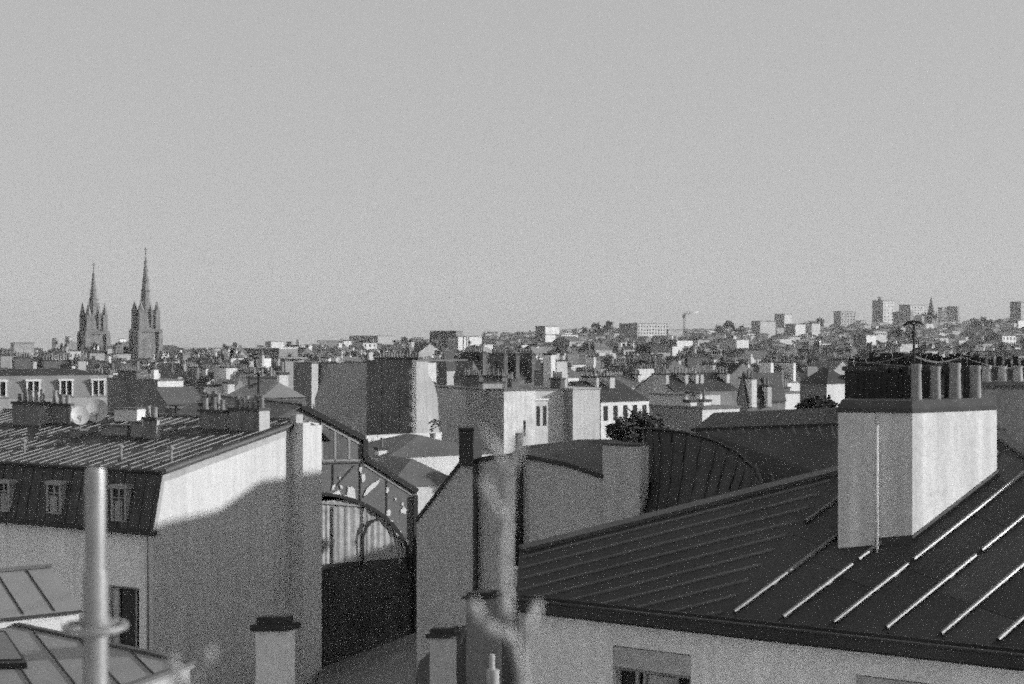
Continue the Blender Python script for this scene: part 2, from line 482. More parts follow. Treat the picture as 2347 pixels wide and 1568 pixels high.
# ================================================================ stack and parapet just behind it, at the right edge
root = thing('parapet_wall', 'low white parapet wall at the right edge, behind the big white chimney', 'wall', P(2320, 965, 27.5) * 1.0)
BASE[root.name] = root.location.copy()
cdir = V((.83, .55, 0)).normalized()
mb = MB(); p0 = P(2270, 960, 27); p0.z = 19
mb.box(p0, cdir * 4.5, V((-.55, .83, 0)) * .3, UP * (P(2283, 958, 27).z - 19), 0)
mb.box(p0 + UP * (P(2283, 958, 27).z - 19) - V((-.55, .83, 0)) * .05, cdir * 4.5, V((-.55, .83, 0)) * .4, UP * .06, 1)
mb.build('wall', ['white', 'zinc'], root)
root = thing('chimney_stack', 'dark sooty chimney stack at the right edge, behind the white stack', 'chimney', (9.6, 26.5, 19))
mb = MB()
pa, pb = P(2246, 917, 26.5), P(2420, 917, 26.5)
mb.box(V((pa.x, pa.y, 19)), V((pb.x - pa.x, .25, 0)), V((.2, .75, 0)), UP * (P(2250, 884, 26.5).z - 19), 0)
mb.box(V((pa.x - .05, pa.y - .06, P(2250, 884, 26.5).z)), V((pb.x - pa.x, .25, 0)), V((.2, .85, 0)), UP * .07, 1)
st = mb.build('stack', ['brick', 'cap'], root)
for u in (2262, 2298, 2333):
    p = P(u, 880, 26.9); mb = MB()
    mb.lathe(V((p.x, p.y, P(2250, 884, 26.5).z + .06)), [(.10, 0), (.08, .25), (.095, .3)], 10); mb.build('chimney_pot', ['potlight'], root)

# dark hipped roof behind the stack
def hip_roof(root, pts, mats, seams=None):
    mb = MB()
    for poly, nrm in pts: mb.face(poly, 0)
    return mb.build('roof', mats, root)
root = thing('dark_roofed_house', 'black slate roof with tall dark stacks, behind the pots of the big white chimney', 'house', (14, 44, 0))
mb = MB()
a0, a1 = P(1948, 925, 43), P(2420, 925, 40); b0, b1 = P(1962, 846, 46), P(2420, 842, 44)
mb.face([a0, a1, b1, b0], 0)
c0, c1 = b0 + V((.5, 7, -3.5)), b1 + V((.5, 7, -3.5))
mb.face([b0, b1, c1, c0], 0); mb.face([a0, b0, c0], 0)
rf = mb.build('roof', ['tar'], root)
mb = MB()
mb.frustum([V((p.x, p.y, 0)) for p in (a0 + V((.3, .3, 0)), a1 + V((0, .3, 0)), c1, c0 + V((.3, 0, 0)))], [p - UP * .05 for p in (a0 + V((.3, .3, 0)), a1 + V((0, .3, 0)), c1, c0 + V((.3, 0, 0)))], 0)
mb.build('wall', ['soot'], root)
for (u, w_, vt, n) in ((1978, 1.5, 840, 5), (2024, 1.5, 834, 5), (2070, 1.6, 838, 6), (2118, 1.5, 836, 5), (2160, 1.3, 840, 4), (2210, 1.6, 838, 5), (2262, 1.5, 842, 4), (2318, 1.5, 842, 4)):
    p = P(u, vt, 45); mb = MB()
    chimney_mesh(mb, (p.x, p.y), (-.85, .52), w_ * .7, .4, p.z - 2.0, p.z, n, 0, 1, 2, pr=.10, ph=.32)
    mb.build('chimney', ['tar', 'cap', 'tar'], rf)

# mushroom shaped aerial and tv aerials with wires
def tv_aerial(label, u, vb, vt, d, arms, kind='yagi'):
    p = P(u, vb, d); q = P(u, vt, d)
    root = thing('roof_aerial', label, 'aerial', p, 'television aerials on the roofs')
    mb = MB(); mb.tube([p, q], .02 * d / 22, 6); mb.build('mast', ['iron'], root)
    mb = MB()
    if kind == 'mushroom':
        w_ = 24 / F * d
        mb.tube([q + V((-w_, 0, -.04)), q + V((-w_ * .55, 0, .03)), q + V((0, 0, .05)), q + V((w_ * .55, 0, .03)), q + V((w_, 0, -.04))], .022, 6)
        mb.tube([q + V((-w_ * .5, 0, .02)), q + V((0, 0, -.03)), q + V((w_ * .5, 0, .02))], .018, 6)
    else:
        L_ = arms / F * d
        mb.tube([q + V((-L_ / 2, -.1, 0)), q + V((L_ / 2, .1, .02))], .012 * d / 22, 5)
        for k in range(7):
            c = q + V((-L_ / 2 + L_ * k / 6, 0, 0)); mb.tube([c + V((0, -.3, 0)), c + V((0, .3, 0))], .008 * d / 22, 4)
    mb.build('antenna_arms', ['iron'], root)
tv_aerial('black mushroom-topped aerial mast rising above the big white chimney', 2095, 880, 742, 27, 30, 'mushroom')
root = thing('overhead_wire', 'thin sagging wires strung over the dark roofs behind the big white chimney', 'wire', P(1935, 824, 40))
mb = MB()
for (pa, pb, sg) in ((P(1935, 826, 40), P(2092, 812, 27), .12), (P(2092, 814, 27), P(2205, 818, 30), .12), (P(2205, 818, 30), P(2400, 828, 34), .2), (P(2092, 816, 27), P(2180, 826, 28), .08), (P(1990, 830, 36), P(2250, 812, 36), .2)):
    mb.tube([pa + (pb - pa) * t / 8 - UP * sg * math.sin(math.pi * t / 8) for t in range(9)], .011, 4)
mb.build('wire', ['zinc'], root)

# ================================================================ dark hipped zinc roof and its round-shouldered neighbour (between G and the stack)
root = thing('dark_roofed_house', 'broad dark zinc roof with a flat crest, left of the big white chimney', 'house', (9, 44, 0))
mb = MB()
r0, r1 = P(1636, 946, 50), P(1935, 933, 47)
f0, f1 = P(1590, 983, 43), P(1935, 971, 41)
k0, k1 = P(1590, 1000, 42.6), P(1935, 1180, 34)
mb.face([f0, f1, r1, r0], 0)
mb.box(f0 - V((.1, .15, .06)), f1 - f0, V((0, .2, 0)), UP * .09, 1)
s0, s1 = P(1660, 1105, 39), P(1935, 1105, 36)
mb.face([P(1590, 990, 43), f0, f1, s1, P(1745, 1128, 38)], 0)
bk0, bk1 = r0 + V((1, 6, -3)), r1 + V((1, 6, -3))
mb.face([r0, r1, bk1, bk0], 0); mb.face([f0, r0, bk0], 0)
dr = mb.build('roof', ['tar', 'zincdark'], root)
mb = MB()
for k in range(13):                                   # seams on the lower slope
    t = k / 12.0
    a = f0 + (f1 - f0) * t; b = a + (P(1745 + 190 * t, 1125, 37) - a)
    mb.tube([a + V((0, -.05, .0)), P(1640 + 330 * t, 1120 - 10 * t, 38.6 - 2.5 * t) + V((0, -.06, 0))], .045, 4)
mb.build('seam', ['zinc'], dr)
mb = MB()
mb.frustum([V((p.x, p.y, 0)) for p in (f0, f1, bk1, bk0)], [p - UP * .1 for p in (f0, f1, bk1, bk0)], 0); mb.build('wall', ['soot'], root)

root = thing('round_roofed_house', 'dark house with a rounded zinc mansard roof, right of the square grey chimney', 'house', (4.5, 38, 0))
crest = [P(1474, 984, 41), P(1510, 986, 40.5), P(1570, 993, 40), P(1640, 1013, 39), P(1690, 1038, 38), P(1725, 1072, 37), P(1740, 1100, 36.5), P(1748, 1128, 36)]
foot = [P(1472, 1250, 37.6), P(1490, 1260, 36.6), P(1525, 1268, 35.5), P(1570, 1270, 34), P(1625, 1260, 33.8), P(1670, 1245, 33.6), P(1710, 1225, 33.5), P(1745, 1200, 33.5)]
mb = MB()
N = len(crest)
def loft(i, t):
    a, b = crest[i], foot[i]; m = (a + b) / 2 + V((.15, -.5, .35))
    return a * (1 - t) ** 2 + m * 2 * t * (1 - t) + b * t * t
for i in range(N - 1):
    for t in range(6):
        mb.face([loft(i, t / 6), loft(i, (t + 1) / 6), loft(i + 1, (t + 1) / 6), loft(i + 1, t / 6)], 0)
for i in range(0, N):
    mb.tube([loft(i, t / 6) + V((0, -.03, .02)) for t in range(7)], .03, 4, 1)
    if i < N - 1: mb.tube([(loft(i, t / 6) + loft(i + 1, t / 6)) / 2 + V((0, -.03, .02)) for t in range(7)], .03, 4, 1)
mb.tube([p + V((0, -.05, .03)) for p in crest], .035, 6, 2)
mb.build('roof', ['tar', 'zincold', 'zincdark'], root)
mb = MB()
mb.frustum([V((p.x, p.y, 0)) for p in (crest[0], foot[0], foot[-1], crest[-1], crest[4])], [p - UP * .1 for p in (crest[0], foot[0], foot[-1], crest[-1], crest[4])], 0)
mb.build('wall', ['soot'], root)

# ================================================================ grey gable house in the middle (G)
eg = V((-.85, .52, 0)).normalized(); G0 = P(1200, 1030, 40); ng = V((eg.y, -eg.x, 0))
if ng.y > 0: ng = -ng
def onG(u, v): return onplane(u, v, V((G0.x, G0.y, 0)), ng)
root = thing('gable_house', 'grey blind gable wall in the shade, in the middle below the white block', 'house', (1, 41, 0))
prof = [onG(955, 1196), onG(1055, 1066), onG(1131, 1051), onG(1212, 1051), onG(1300, 1068), onG(1385, 1096), onG(1470, 1110)]
bl, br = onG(955, 1500), onG(1470, 1400)
mb = MB()
mb.prism([V((bl.x, bl.y, 0))] + prof + [V((br.x, br.y, 0))], -ng * .4, 0)
# coping / verge in dark zinc
for a, b in zip(prof[:-2], prof[1:-1]):
    mb.box(a + ng * .06 - (UP * .02), b - a, -ng * .55, UP * .13, 1)
mb.build('wall', ['render', 'zincdark'], root)
back = -ng * 5
mb = MB()
for a, b in zip(prof[:-1], prof[1:]):
    lift = UP * .25
    mb.face([a - ng * .4, b - ng * .4, b + back + lift, a + back + lift], 0)
mb.face([prof[2] - ng * .4, prof[5] - ng * .4, P(1385, 1010, 43), P(1300, 1012, 45), P(1206, 1021, 46)], 0)
mb.build('roof', ['zincdark'], root)
mb = MB()
pl, pr_ = onG(1383, 1020), onG(1468, 1020)
mb.box(V((pl.x, pl.y, 14)) + ng * .05, pr_ - pl - UP * (pr_ - pl).z, -ng * .55, UP * (pl.z - 14), 0)
mb.box(V((pl.x, pl.y, pl.z)) + ng * .08, pr_ - pl - UP * (pr_ - pl).z, -ng * .62, UP * .06, 1)
mb.build('chimney', ['render', 'cap'], root)
# flues
fa, fb = onG(1063, 985), onG(1096, 985)
mb = MB()
mb.box(V((fa.x, fa.y, onG(1063, 1066).z)) + ng * .25, V((fb.x - fa.x, fb.y - fa.y, 0)), -ng * .45, UP * (fa.z - onG(1063, 1066).z), 0)
mb.box(V((fa.x, fa.y, fa.z)) + ng * .3, V((fb.x - fa.x, fb.y - fa.y, 0)) * 1.1, -ng * .55, UP * .08, 0)
flue = mb.build('flue', ['iron'], root)
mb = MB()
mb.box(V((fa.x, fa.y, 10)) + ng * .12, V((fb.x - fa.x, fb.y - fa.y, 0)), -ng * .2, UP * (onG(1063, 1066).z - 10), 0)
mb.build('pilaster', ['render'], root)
mb = MB(); mb.tube([V((fb.x + .03, fb.y, 12)) + ng * .2, V((fb.x + .03, fb.y, onG(1096, 1062).z)) + ng * .2], .075, 8); mb.build('drainpipe', ['iron'], root)  # dark tube added to draw the shaded right edge of the pilaster
mb = MB()
p = onG(1195, 1000); q = onG(1195, 1296)
mb.tube([V((p.x, p.y, q.z)) + ng * .12, V((p.x, p.y, p.z + .1)) + ng * .12], .11, 10)
mb.tube([V((p.x, p.y, p.z)) + ng * .12 + V((.15, 0, 0)), V((p.x, p.y, p.z + .45)) + ng * .12 + V((.15, 0, 0))], .035, 6)
mb.build('drainpipe', ['iron'], root)
mb = MB(); mb.box(V((q.x - .28, q.y, q.z - .06)) + ng * .25, V((.34, -.05, 0)), -ng * .25, UP * .07, 0); mb.build('ledge', ['paint'], root)

# ================================================================ atelier with the glazed arch
root = thing('glazed_atelier', 'old atelier with a peeling glazed gable and a big arched window', 'workshop', (-9, 67, 0))
fA = V((.87, .49, 0)).normalized(); nA = V((fA.y, -fA.x, 0)); A0 = P(690, 930, 66); A0g = V((A0.x, A0.y, 0))
def onA(u, v, proud=0.0): return onplane(u, v, A0g + nA * proud, nA)
DEEP = -nA * 14
right_prof = [(690, 932), (835, 1006), (835, 1050), (955, 1127)]
def mirror(p):
    s = (p - A0g).dot(fA); return p - fA * 2 * s
RP = [onA(*q) for q in right_prof]
LP = [mirror(p) for p in RP]
# arch: ellipse round a springing centre under the ridge
ac = onA(700, 1330); atop = onA(700, 1128); arr = onA(946, 1330)
AR, AH = (arr - ac).dot(fA), atop.z - ac.z
def arch(t, k=1.0): return ac + fA * AR * k * math.cos(t) + UP * AH * k * math.sin(t)
NA_ = 20
# spandrel wall sheet of dusty glass between arch and roof, on both sides of the ridge
mb = MB()
def roofline(s):            # z of the gable edge at offset s from the ridge
    s = abs(s); ss = [(p - A0g).dot(fA) for p in RP]
    if s <= ss[1]: return RP[0].z + (RP[1].z - RP[0].z) * s / ss[1]
    return RP[2].z + (RP[3].z - RP[2].z) * (s - ss[2]) / (ss[3] - ss[2])
smax = (RP[3] - A0g).dot(fA); sc = (ac - A0g).dot(fA)
def archz(s):
    x = (s - sc) / AR
    return ac.z + AH * math.sqrt(max(0, 1 - x * x)) if abs(x) < 1 else ac.z
cols = [smax * k / 24 for k in range(-24, 25)]
for a, b in zip(cols[:-1], cols[1:]):
    pt = lambda s, z: A0g + fA * s + UP * z
    mb.face([pt(a, archz(a)), pt(b, archz(b)), pt(b, roofline(b) - .02), pt(a, roofline(a) - .02)], 0)
mb.build('glass_gable', ['dusty'], root)
# white paint remnants on the glass
def blob(poly):
    out = []
    for (u0, v0), (u1, v1) in zip(poly, poly[1:] + poly[:1]):
        for t_ in (0, .33, .66): out.append((u0 + (u1 - u0) * t_ + rnd.uniform(-1.3, 1.3), v0 + (v1 - v0) * t_ + rnd.uniform(-1.3, 1.3)))
    mb = MB(); mb.prism([onA(u, v, .03) for u, v in out], nA * .01, 0); mb.build('paint_patch', ['paint'], root)
for bl_ in ([(823, 1072), (828, 1070), (829, 1082), (825, 1083)], [(829, 1086), (836, 1086), (837, 1102), (832, 1107), (828, 1098)],
           [(872, 1098), (868, 1108), (852, 1122), (836, 1137), (832, 1134), (843, 1116), (858, 1104)],
           [(796, 1116), (806, 1117), (814, 1122), (815, 1146), (806, 1146), (796, 1138)], [(763, 1130), (776, 1124), (782, 1134), (780, 1139), (765, 1137)],
           [(905, 1142), (908, 1141), (909, 1147), (906, 1148)], [(920, 1153), (924, 1152), (925, 1158), (921, 1159)], [(787, 1138), (794, 1134), (798, 1142), (790, 1144)], [(777, 1091), (780, 1090), (780, 1096), (777, 1097)], [(761, 1112), (768, 1110), (766, 1120), (760, 1124)], [(779, 1113), (784, 1112), (785, 1120), (781, 1121)],
           [(886, 1118), (889, 1117), (891, 1126), (886, 1131)], [(886, 1170), (893, 1168), (897, 1174), (893, 1182), (886, 1180)],
           [(918, 1168), (926, 1162), (933, 1170), (929, 1177), (919, 1176)], [(895, 1190), (901, 1196), (902, 1208), (896, 1206), (898, 1199)],
           [(907, 1218), (919, 1217), (922, 1228), (920, 1234), (910, 1228)], [(919, 1236), (936, 1238), (934, 1250), (928, 1262), (922, 1248)]):
    blob(bl_)
# frame bars
mb = MB()
def bar(p, q, w=.07, pr=.06, mi=0):
    pr = min(pr, .025) if w < .2 else pr
    d_ = (q - p).normalized(); s_ = nA.cross(d_).normalized()
    mb.box(p - s_ * w / 2 + nA * .005, q - p, s_ * w, nA * pr, mi)
for u, vt, vb in ((735, 968, 1128), (763, 1065, 1122), (825, 1062, 1150), (886, 1096, 1190)):
    a, b = onA(u, vt), onA(u, vb); b = V((a.x, a.y, b.z)); bar(b, a, .055, .06, 0)
for (a, b) in (((735, 1063), (832, 1061)), ((763, 1122), (812, 1066)), ((832, 1140), (868, 1103))): bar(onA(*a), onA(*b), .05, .05, 0)
for u, vt, vb in ((738, 972, 1058), (768, 990, 1058), (800, 1003, 1058)):
    a, b = onA(u, vt), onA(u, vb); b = V((a.x, a.y, b.z)); bar(b, a, .09, .07, 1)
for (a, b) in (((735, 969), (833, 1022)), ((735, 1056), (832, 1055)), ((833, 1064), (948, 1137))): bar(onA(*a), onA(*b), .09, .07, 1)
a, b = onA(945, 1135), onA(945, 1250); b = V((a.x, a.y, b.z)); bar(b, a, .07, .09, 1)
for k in range(NA_):                                 # the arch rib
    t0, t1 = math.pi * k / NA_, math.pi * (k + 1) / NA_
    mb.prism([arch(t0, 1.0), arch(t1, 1.0), arch(t1, .965), arch(t0, .965)], nA * .05, 0)
cr = onA(950, 1135); bar(V((cr.x, cr.y, 0)), cr, .22, .16, 0)
cl = mirror(cr); bar(V((cl.x, cl.y, 0)), cl, .22, .16, 0)
frA = mb.build('window_frame', ['iron', 'frame'], root)
# upper two dark clear panes
for u0, u1, vt0, vt1 in ((740, 766, 978, 992), (770, 798, 994, 1008)):
    mb = MB(); mb.prism([onA(u0, 1056, .006), onA(u1, 1056, .006), onA(u1, vt1, .006), onA(u0, vt0, .006)], nA * .008, 0); mb.build('pane', ['brick'], root)
# roof: two stepped slopes on each side
mb = MB()
for prf in (RP, LP):
    for i in (0, 2):
        a, b = prf[i], prf[i + 1]
        mb.prism([a + nA * .10, b + nA * .10, b + DEEP, a + DEEP], UP * .12, 0)
    mb.prism([prf[1] + nA * .08, prf[2] + nA * .08, prf[2] + DEEP, prf[1] + DEEP], (prf[1] - prf[0]).normalized() * .08, 0)
for prf in (RP,):                                    # dark verge boards
    for i in (0, 1, 2):
        a, b = prf[i], prf[i + 1]; d_ = (b - a).normalized(); s_ = nA.cross(d_).normalized()
        mb.box(a + nA * .01 - s_ * .10, b - a, s_ * .24, nA * .12, 1)
mb.tube([RP[0] + nA * .4 + UP * .15, RP[0] + DEEP + UP * .15], .12, 8, 2)
mb.build('roof', ['zinc', 'iron', 'seam'], root)
# body: side walls, back and the inside
mb = MB()
for p in (RP[3], LP[3]):
    a = V((p.x, p.y, 0)); mb.face([a, a + DEEP, V((p.x, p.y, p.z)) + DEEP, p], 0)
q = [p + DEEP for p in (RP[3], RP[2], RP[1], RP[0], LP[1], LP[2], LP[3])]
mb.face([V((q[0].x, q[0].y, 0))] + q + [V((q[-1].x, q[-1].y, 0))], 0)
fl = onA(735, 1545).z
mb.build('wall', ['soot'], root)
# curtains behind the arch and a dark panel below, the shadow put into its colour
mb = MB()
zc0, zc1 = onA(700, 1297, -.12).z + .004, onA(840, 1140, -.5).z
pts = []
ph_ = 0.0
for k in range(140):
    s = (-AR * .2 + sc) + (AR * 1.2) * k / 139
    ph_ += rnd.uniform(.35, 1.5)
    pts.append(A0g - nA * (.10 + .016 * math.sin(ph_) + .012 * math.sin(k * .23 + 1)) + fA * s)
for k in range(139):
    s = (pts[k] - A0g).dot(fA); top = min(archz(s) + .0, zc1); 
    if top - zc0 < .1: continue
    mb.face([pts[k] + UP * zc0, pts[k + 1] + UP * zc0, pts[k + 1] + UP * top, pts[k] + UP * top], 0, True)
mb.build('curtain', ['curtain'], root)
mb = MB()
for (u0, u1, v0, v1) in ((738, 834, 1148, 1150), ):
    bar(onA(735, 1152, -.05), onA(838, 1160, -.05), .1, .06, 0)
for u in (766, 836, 916):
    a = onA(u, 1160, -.05); b = onA(u, 1292, -.05); b = V((a.x, a.y, b.z)); bar(b, a, .10, .05, 0)
for u in (832,):
    for k in range(10):
        t0, t1 = math.pi / 2 + (math.pi / 2) * k / 10, math.pi / 2 + (math.pi / 2) * (k + 1) / 10
        c0 = onA(868, 1240, .02)
        mb.prism([c0 + fA * .9 * math.cos(t0) + UP * 1.1 * math.sin(t0), c0 + fA * .9 * math.cos(t1) + UP * 1.1 * math.sin(t1), c0 + fA * .78 * math.cos(t1) + UP * .98 * math.sin(t1), c0 + fA * .78 * math.cos(t0) + UP * .98 * math.sin(t0)], nA * .06, 1)
a = onA(832, 1240, .02); b = onA(832, 1300, .02); bar(V((a.x, a.y, b.z)), a, .11, .06, 1)
mb.build('arch_glazing', ['frame', 'iron'], root)
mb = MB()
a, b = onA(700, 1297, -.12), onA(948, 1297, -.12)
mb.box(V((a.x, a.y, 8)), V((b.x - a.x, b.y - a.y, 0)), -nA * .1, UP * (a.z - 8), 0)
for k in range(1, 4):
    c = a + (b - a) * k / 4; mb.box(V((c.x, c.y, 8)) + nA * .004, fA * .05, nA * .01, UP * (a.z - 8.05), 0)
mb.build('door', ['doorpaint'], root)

# low courtyard roof in front of the atelier
root = thing('courtyard_shed', 'low lean-to shed roof in the shade, at the foot of the arched window', 'shed', (-4, 58, 0))
mb = MB()
q = [P(735, 1531, 63.5), P(962, 1446, 65), P(1010, 1446, 60), P(1010, 1640, 46), P(700, 1660, 46)]
mb.prism(q, -UP * .15, 0)
mb.build('roof', ['zinc'], root)
mb = MB(); qq = [q[0] * .0 + (p + (sum(q, V((0, 0, 0))) / 5 - p) * .06) for p in q]
mb.frustum([V((p.x, p.y, 0)) for p in qq], [p - UP * .16 for p in qq], 0); mb.build('wall', ['soot'], root)

# ================================================================ long mansard house at the left (L)
rL = V((.485, .874, 0)).normalized(); lL = V((-.874, .485, 0)).normalized(); nL = V((.874, -.485, 0)).normalized()
K = V((-13.5, 55, 20.0)); TL = .173
nRoofL = (UP - rL * TL).normalized()
def onL(u, v): return onplane(u, v, K, nRoofL)
def onLw(u, v, out=0.0): return onplane(u, v, V((K.x, K.y, 0)) + nL * out, nL)
root = thing('mansard_house', 'long mansard house at the left, seamed zinc roof, white gable half in shadow', 'house', (-17, 60, 0))
apexL = onLw(668, 974)
tA = (apexL - K).dot(rL)
TR = 8.9
polyL = [K + nL * .12 + UP * 0, K + nL * .12 + rL * TR + UP * TL * TR, K + lL * 19 + rL * TR + UP * TL * TR, K + lL * 19]
mb = MB()
seamed_roof(mb, polyL, nRoofL, rL, .56, sw=.035, sh=.04, thick=.12, off=-.35, inset=.12, breaks=.35, sheets=(0, 3, 4))
mb.box(K + nL * .16 - UP * .02, rL * TR + UP * TL * TR, -nL * .2, UP * .1, 2)
# far slope
rb = [polyL[1], polyL[2], polyL[2] + rL * 7 - UP * 2.0, polyL[1] + lL * 3 + rL * 7 - UP * 2.0, polyL[1] + rL * .8 - UP * .25]
mb.prism(rb, -UP * .1, 0)
mb.box(polyL[1] - rL * .1 + UP * .02, lL * 19, rL * .2, UP * .08, 1)
rfL = mb.build('roof', ['zincdark', 'seamdull', 'zinc', 'zincmid', 'zincold'], root)
# mansard face with dormer windows
KB = K - rL * .55; KB.z = 17.75
mb = MB()
holes_img = [(-2, 25, 1098, 1168), (110, 143, 1101, 1173), (258, 293, 1109, 1190)]
mTop = K - rL * .05 - UP * .05
for k in range(40):
    a, b = k * .475, (k + 1) * .475
    mb.face([KB + lL * b, KB + lL * a, mTop + lL * a, mTop + lL * b], 0)
for k in range(34):
    a = k * .56 + .2
    mb.box(KB + lL * a, lL * .04, (-rL * .035), mTop - KB, 0)
mb.box(KB + nL * .1 - rL * .16 - UP * .16, lL * 19.2, rL * .3, UP * .18, 1)
mb.box(mTop + nL * .1 - rL * .12 - UP * .02, lL * 19.2, rL * .18, UP * .09, 1)
mb.build('mansard_slope', ['slate', 'zincdark'], root)
nm = (mTop - KB).cross(lL).normalized()
if nm.y > 0: nm = -nm
for (u0, u1, v0, v1) in holes_img + [(-130, -100, 1096, 1162)]:
    a = onplane(u0, v1, KB, nm); b = onplane(u1, v1, KB, nm); c = onplane(u0, v0, KB, nm)
    wv = V((b.x - a.x, b.y - a.y, 0)); wd = wv.normalized(); W_ = wv.length; Hh = c.z - a.z
    o = V((a.x, a.y, a.z)) - rL * .10
    mb = MB()
    mb.box(o, wd * .10, rL * .5, UP * Hh, 0); mb.box(o + wd * (W_ - .1), wd * .1, rL * .5, UP * Hh, 0)
    mb.box(o + UP * (Hh - .12) - wd * .06 - rL * .03, wd * (W_ + .12), rL * .5, UP * .14, 0)
    mb.box(o + wd * (W_ / 2 - .035) + rL * .04 + wd * 0, wd * .07, rL * .06, UP * (Hh - .1), 0)
    mb.box(o + UP * -.05, wd * W_, rL * .2, UP * .06, 0)
    mb.box(o + wd * .1 + UP * (Hh * .62) + rL * .04, wd * (W_ - .2), rL * .05, UP * .05, 0)
    w_ = mb.build('dormer_window', ['frame'], root)
    mb = MB(); mb.box(o + wd * .1 + rL * .08, wd * (W_ - .2), rL * .03, UP * (Hh - .1), 0); mb.build('pane', ['glass'], w_)
    mb = MB(); mb.box(o + wd * (.13) + rL * .07, wd * (W_ * .5), rL * .01, UP * (Hh * .55), 0); mb.build('curtain', ['frame'], w_)
# facade below
F0 = KB + rL * .12; F0 = V((F0.x, F0.y, 0)); dF = -lL
def sFL(u, v): return (onplane(u, v, F0, rL) - F0).dot(dF)
def zFL(u, v): return onplane(u, v, F0, rL).z
wa, wb = sFL(247, 1350), sFL(319, 1350); wz1, wz0 = zFL(283, 1344), zFL(283, 1482)
mb = MB()
wall_holes(mb, F0, dF, -19, 0, 0, 17.6, [(wa, wb, wz0, wz1)], .25, -rL, 0)
mb.build('wall', ['front'], root)
for dx in (0,):
    sa, sb = wa + dx, wb + dx
    pt = lambda s, z, dep: V((F0.x + dF.x * s, F0.y + dF.y * s, z)) + rL * dep
    mb = MB()
    for s0, s1 in ((sa, sa + .09), (sb - .09, sb), (sa + .42, sa + .50), (sb - .30, sb - .24)):
        mb.box(pt(s0, wz0, .12), dF * (s1 - s0), rL * .06, UP * (wz1 - wz0), 0)
    mb.box(pt(sa, wz1 - .1, .12), dF * (sb - sa), rL * .06, UP * .1, 0)
    mb.box(pt(sa - .05, wz0 - .06, -.08), dF * (sb - sa + .1), rL * .3, UP * .08, 0)
    w_ = mb.build('window', ['frame'], root)
    mb = MB(); mb.box(pt(sa, wz0, .2), dF * (sb - sa), rL * .03, UP * (wz1 - wz0), 0); mb.build('pane', ['glass'], w_)
    mb = MB(); mb.box(pt(sa + .1, wz0, .18), dF * .36, rL * .015, UP * (wz1 - wz0 - .15), 0); mb.build('curtain', ['render'], w_)
mb = MB(); a = pt(wa - .35, wz1, -.05)
mb.tube([V((F0.x, F0.y, 6)) + dF * (sb - wb + .55 + wb) - rL * .08, V((F0.x, F0.y, 17.5)) + dF * (sb - wb + .55 + wb) - rL * .08], .05, 6); mb.build('drainpipe', ['zinc'], root)
# gable wall
ta_ = (onLw(667, 1000) - V((K.x, K.y, 0))).dot(rL) - .02
g0 = V((F0.x, F0.y, 0)); gp = [g0, V((KB.x, KB.y, 17.75)), K, K + rL * TR + UP * TL * TR, K + rL * (TR + 1.1) + UP * (TL * TR - .2), V((K.x + rL.x * (TR + 1.1), K.y + rL.y * (TR + 1.1), 0))]
mb = MB(); mb.prism(gp, -nL * .4, 0)
mb.prism([K + nL * .004 - UP * .02, K + rL * ta_ + UP * TL * ta_ - UP * .02, K + rL * ta_ + UP * (TL * ta_ - .42), K + rL * .05 - UP * .42], nL * .02, 1)
mb.prism([K + nL * .004, K - rL * .0 + rL * .16, KB + rL * .2 + UP * .0, KB + UP * 0], nL * .02, 1)
mb.build('gable_wall', ['gable', 'stone'], root)
# pier at the end of the gable
a = onLw(667, 1000); ta = (a - V((K.x, K.y, 0))).dot(rL)
zp = onLw(668, 972).z
mb = MB()
pb = V((K.x, K.y, 0)) + rL * ta + nL * .004
mb.box(pb, nL * .64, rL * 1.35, UP * (zp - .1), 0)
mb.box(pb + UP * (zp - .1), nL * .64, rL * .55, UP * .16, 0)
mb.box(pb - rL * .05 + UP * (zp + .06), nL * .3, rL * .5, UP * .35, 1)
mb.build('pier', ['gable', 'frame'], root)
# chimney stacks on the roof ridge
def stackL(u0, u1, u2, vb, vt, pots, nm='chimney'):
    """u0..u1 shaded long face (along the street side), u1..u2 sunlit end"""
    p = onL(u1, vb)
    dd = p.y
    k0 = (u0 - CX) / F; k2 = (u2 - CX) / F
    wl = (k0 * dd - p.x) / (lL.x - k0 * lL.y); wr = (k2 * dd - p.x) / (rL.x - k2 * rL.y)
    zt = EYE.z + (CY - vt) / F * dd
    mb = MB(); o = V((p.x, p.y, p.z - 1.0))
    mb.box(o, lL * wl, rL * wr, UP * (zt - p.z + 1.0 - .12), 0)
    mb.box(V((p.x, p.y, zt - .12)) - lL * .06 - rL * .06, lL * (wl + .12), rL * (wr + .12), UP * .12, 1)
    mb.box(o - lL * .03, lL * .03, rL * wr, UP * (zt - p.z + 1.0 - .13), 2)  # paler slab on the end face puts the sunlight into its colour
    c = mb.build('chimney', ['soot', 'cap', 'stone'], rfL)
    n = pots
    for k in range(n):
        q = V((p.x, p.y, zt)) + lL * wl * (k + .5) / n + rL * wr * .5
        hh = rnd.uniform(.35, .6)
        mb = MB(); mb.lathe(q, [(.13, 0), (.10, hh * .8), (.12, hh)], 9); mb.build('chimney_pot', ['pot' if rnd.random() < .5 else 'soot'], c)
stackL(457, 514, 524, 985, 940, 3)
stackL(526, 593, 617, 990, 936, 6)
stackL(28, 91, 115, 976, 922, 5)
stackL(116, 160, 166, 972, 925, 3)
stackL(328, 358, 366, 1007, 957, 2)
stackL(457, 500, 508, 972, 925, 5)
